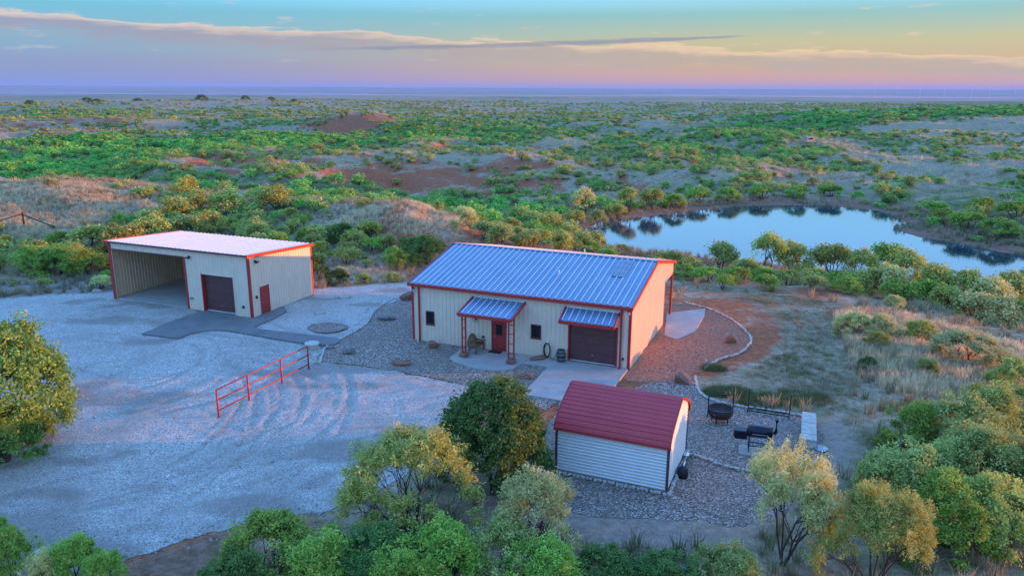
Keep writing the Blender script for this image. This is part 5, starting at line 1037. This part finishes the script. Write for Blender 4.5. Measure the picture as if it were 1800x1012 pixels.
# ------------------------------------------------------------------ grass
def grass_mesh(seed, n, h, spread, m):
    rg = np.random.RandomState(seed); V = []; F = []; val = []
    for i in range(n):
        a = rg.rand()*6.28; r = rg.rand()*spread*.4; p = np.array([r*math.cos(a), r*math.sin(a), 0]); l = h*rg.uniform(.55, 1.1); b = rg.uniform(.1, .55)*l; a2 = a+rg.randn()*.6
        d = np.array([math.cos(a2), math.sin(a2), 0]); s = np.array([-d[1], d[0], 0])*h*.022; o = len(V)
        V += [p-s, p+s, p+d*b*.35+s*.7+[0, 0, l*.6], p+d*b*.35-s*.7+[0, 0, l*.6], p+d*b+[0, 0, l]+s*.2, p+d*b+[0, 0, l]-s*.2]; F += [(o, o+1, o+2, o+3), (o+3, o+2, o+4, o+5)]; val += [rg.rand()]*6
    return np_mesh('tuft_shape', np.array(V), np.array(F), [m], False, dict(v=np.array(val)))
GM = leaf_mat('grass_blades', [(.07, .10, .03), (.22, .18, .10), (.34, .24, .14)], [(.16, .20, .06), (.42, .37, .24), (.56, .44, .28)], True)
STRW = leaf_mat('straw_blades', [(.20, .22, .08), (.42, .33, .19), (.52, .38, .22)], [(.40, .40, .17), (.80, .66, .44), (.90, .70, .44)], True); STRW.node_tree.nodes['Mix Shader'].inputs[0].default_value = .45
TALLS = [grass_mesh(330+i, 26, .6, .8, STRW) for i in range(4)]
TALL = [grass_mesh(300+i, 34, .75, .7, GM) for i in range(4)]; SHORT = [grass_mesh(310+i, 26, .22, .6, GM) for i in range(4)]
X, Y = sample(46000, 24, 150, .72); k = keep_off(X, Y, .1); X, Y = X[k], Y[k]; brn = cover(X, Y, 2); gr = cover(X, Y, 1)
mown = sdf(poly_px([(1220, 680), (1330, 600), (1320, 545), (1200, 520), (1300, 508), (1440, 520), (1480, 560), (1500, 700), (1540, 800), (1560, 990), (1480, 900), (1500, 760), (1430, 720), (1300, 705)]), X, Y)[0] < 0
dirt = sdf(REDDIRT, X, Y)[0] < .3
for P in ([(1095, 690), (1320, 530), (1340, 610), (1240, 680)], [(820, 905), (880, 875), (1240, 905), (1340, 900), (1340, 940), (1240, 960), (1100, 960), (900, 920)], [(330, 945), (440, 912), (480, 935), (420, 1030), (300, 1100), (120, 1100)], [(1425, 740), (1480, 735), (1500, 800), (1460, 860), (1430, 860)]): dirt |= sdf(poly_px(P), X, Y)[0] < 0
pat = fbm(X/5., Y/5., 3, 95); keep = ~dirt & (rs.rand(len(X)) < np.clip(.75-.75*brn+.6*pat, .03, 1))
tn = np.clip(.78-.8*gr+.45*fbm(X/7., Y/7., 3, 96)+.12*rs.randn(len(X)), 0, 1)
t = keep & ~mown & (rs.rand(len(X)) < .62); s = keep & (mown | (rs.rand(len(X)) < .5))
scatter('dry_grass', np.stack([X[t], Y[t], hz(X[t], Y[t])-.02], 1), rs.rand(t.sum())*6.28, .55+.65*rs.rand(t.sum()), tn[t], TALL, 'tall dry straw grass on the slopes round the yard', 'grass')
scatter('short_grass', np.stack([X[s], Y[s], hz(X[s], Y[s])-.01], 1), rs.rand(s.sum())*6.28, .6+.9*rs.rand(s.sum()), tn[s]*.8, SHORT, 'short grey-green grass on the ground beside the yard', 'grass')
# straw on the two low hills behind the buildings
hx, hy = [], []
for P, n in (([(-60, 400), (-60, 325), (60, 322), (180, 328), (285, 345), (240, 380), (150, 400), (40, 405)], 9000), ([(540, 405), (620, 372), (700, 360), (780, 368), (840, 400), (800, 425), (690, 420), (600, 425)], 7000), ([(560, 500), (600, 470), (680, 480), (720, 492), (640, 500)], 500), ([(-60, 470), (-60, 410), (80, 405), (200, 420), (120, 450), (60, 470)], 3500)):
    Q = np.array([hit(u, v)[:2] for u, v in P]); a = rs.rand(n*3, 2)*(Q.max(0)-Q.min(0))+Q.min(0); a = a[sdf([tuple(q) for q in Q], a[:, 0], a[:, 1])[0] < 0][:n]; hx.append(a[:, 0]); hy.append(a[:, 1])
X, Y = np.concatenate(hx), np.concatenate(hy); k = keep_off(X, Y, .2) & (rs.rand(len(X)) < np.clip(.42+.9*fbm(X/4., Y/4., 3, 101), .08, 1)); X, Y = X[k], Y[k]
scatter('hill_straw', np.stack([X, Y, hz(X, Y)-.03], 1), rs.rand(len(X))*6.28, .5+.5*rs.rand(len(X)), np.clip(.7+.5*fbm(X/6., Y/6., 3, 102)+.1*rs.randn(len(X)), 0, 1), TALLS, 'sunlit tan straw grass on the low hills behind the buildings', 'grass')
# coarse bunch grass farther out
BUNCH = [grass_mesh(320+i, 16, .7, 1.6, STRW) for i in range(3)]
X, Y = sample(70000, 105, 520, .70); k = keep_off(X, Y, 1.); X, Y = X[k], Y[k]; bq = cover(X, Y, 2)
k = rs.rand(len(X)) < np.clip(.6-.6*bq+.8*fbm(X/9., Y/9., 3, 99), .04, 1); X, Y = X[k], Y[k]
scatter('bunch_grass', np.stack([X, Y, hz(X, Y)-.05], 1), rs.rand(len(X))*6.28, .7+.9*rs.rand(len(X)), np.clip(.62+.5*fbm(X/14., Y/14., 3, 100)-.4*cover(X, Y, 1)+.15*rs.randn(len(X)), 0, 1), BUNCH, 'bunch grass dotting the open ground of the valley', 'grass')
# dense mown turf and tall straw slope right of the yard
MOWN = poly_px([(1262, 692), (1335, 640), (1372, 590), (1368, 545), (1290, 522), (1300, 509), (1440, 518), (1475, 560), (1500, 700), (1550, 800), (1560, 990), (1490, 900), (1510, 760), (1430, 718), (1300, 700)])
STRAW = poly_px([(1465, 545), (1560, 528), (1700, 560), (1830, 590), (1850, 700), (1700, 700), (1560, 690), (1500, 640)])
X, Y = rs.uniform(8, 45, 40000), rs.uniform(22, 72, 40000); im = (sdf(MOWN, X, Y)[0] < 0) & (rs.rand(len(X)) < np.clip(.62+.9*fbm(X/2.5, Y/2.5, 3, 97), .08, 1)); it = (sdf(STRAW, X, Y)[0] < 0) & (rs.rand(len(X)) < .55); k = keep_off(X, Y, .1); im &= k; it &= k; im &= sdf(REDDIRT, X, Y)[0] > .2
t1 = np.clip(.42+.7*fbm(X/3., Y/3., 3, 98)+.1*rs.randn(len(X)), 0, 1)
scatter('mown_grass', np.stack([X[im], Y[im], hz(X[im], Y[im])-.01], 1), rs.rand(im.sum())*6.28, .5+.8*rs.rand(im.sum()), t1[im]*.75, SHORT, 'patchy grey-green turf between the stone edgings and tall grass', 'grass')
scatter('straw_grass', np.stack([X[it], Y[it], hz(X[it], Y[it])-.02], 1), rs.rand(it.sum())*6.28, .6+.6*rs.rand(it.sum()), np.clip(t1[it]+.3, 0, 1), TALLS, 'tall pale straw grass around the domed yellow shrub', 'grass')
# sedges at the pond rim
pp = np.array(POND); i_ = rs.randint(0, len(pp), 1300); f_ = rs.rand(1300)[:, None]; q = pp[i_]*(1-f_)+pp[(i_+1) % len(pp)]*f_; c_ = pp.mean(0); q = q+(q-c_)/np.linalg.norm(q-c_, axis=1)[:, None]*(rs.rand(1300)[:, None]**1.5*9-.4); zq = hz(q[:, 0], q[:, 1]); kq = (zq > POND_Z-.12) & (fbm(q[:, 0]/6, q[:, 1]/6, 3, 103) > -.12); q = q[kq]; zq = zq[kq]
scatter('pond_sedge', np.column_stack([q, zq-.02]), rs.rand(len(q))*6.28, .5+.6*rs.rand(len(q)), np.clip(.25+.4*rs.rand(len(q)), 0, 1), TALL, 'green sedge tufts fringing the muddy pond rim', 'sedge')
# two greener patches by the edging
gx_, gy_ = [], []
for u, v, w, n in ((1278, 690, 1.3, 260), (1255, 648, .8, 90), (1395, 700, 2.2, 160), (1340, 705, 1.6, 150)):
    x, y = gp(u, v); a = rs.rand(n)*6.28; r = np.sqrt(rs.rand(n))*w; gx_.append(x+r*np.cos(a)); gy_.append(y+r*np.sin(a)*.55)
X, Y = np.concatenate(gx_), np.concatenate(gy_); scatter('green_grass', np.stack([X, Y, hz(X, Y)], 1), rs.rand(len(X))*6.28, 1.+.6*rs.rand(len(X)), .12*rs.rand(len(X)), SHORT, 'lush green grass patches along the pale stone edging', 'grass')
# loose stones at the gravel edges
LS = [stone_mesh(400+i, M['palerock'], 1, .3) for i in range(4)]
X, Y = rs.uniform(-40, 8, 26000), rs.uniform(22, 64, 26000); d = sdf(DRIVE, X, Y)[0]
k = (np.abs(d) < .7) & (rs.rand(len(X)) < .6) | (d < 0) & (rs.rand(len(X)) < .12); X, Y, d = X[k], Y[k], d[k]
scatter('loose_gravel', np.stack([X, Y, hz(X, Y)+np.where(d < -.3, .09, .02)], 1), rs.rand(len(X))*6.28, .025+.05*rs.rand(len(X))**2, np.zeros(len(X)), LS, 'loose pale stones strewn over the drive and its edges', 'gravel')

# ------------------------------------------------------------------ air
zmin = float(ZZ.min())
hzb = MB().box(GX[0]-60, GX[-1]+60, GY[0]-60, GY[-1]+60, zmin-1.2, 118).build('haze', None)
tag(hzb, 'thin violet evening haze filling the air over the plain', 'haze', kind='stuff')
hm = bpy.data.materials.new('haze_air'); hm.use_nodes = True; T = NT(hm.node_tree); T.n.clear(); pv = T.new('ShaderNodeVolumePrincipled')
pv.inputs['Color'].default_value = (.30, .54, 1.0, 1); pv.inputs['Density'].default_value = .00005; pv.inputs['Anisotropy'].default_value = 0.
T.l.new(pv.outputs[0], T.new('ShaderNodeOutputMaterial').inputs['Volume']); hzb.data.materials.append(hm)
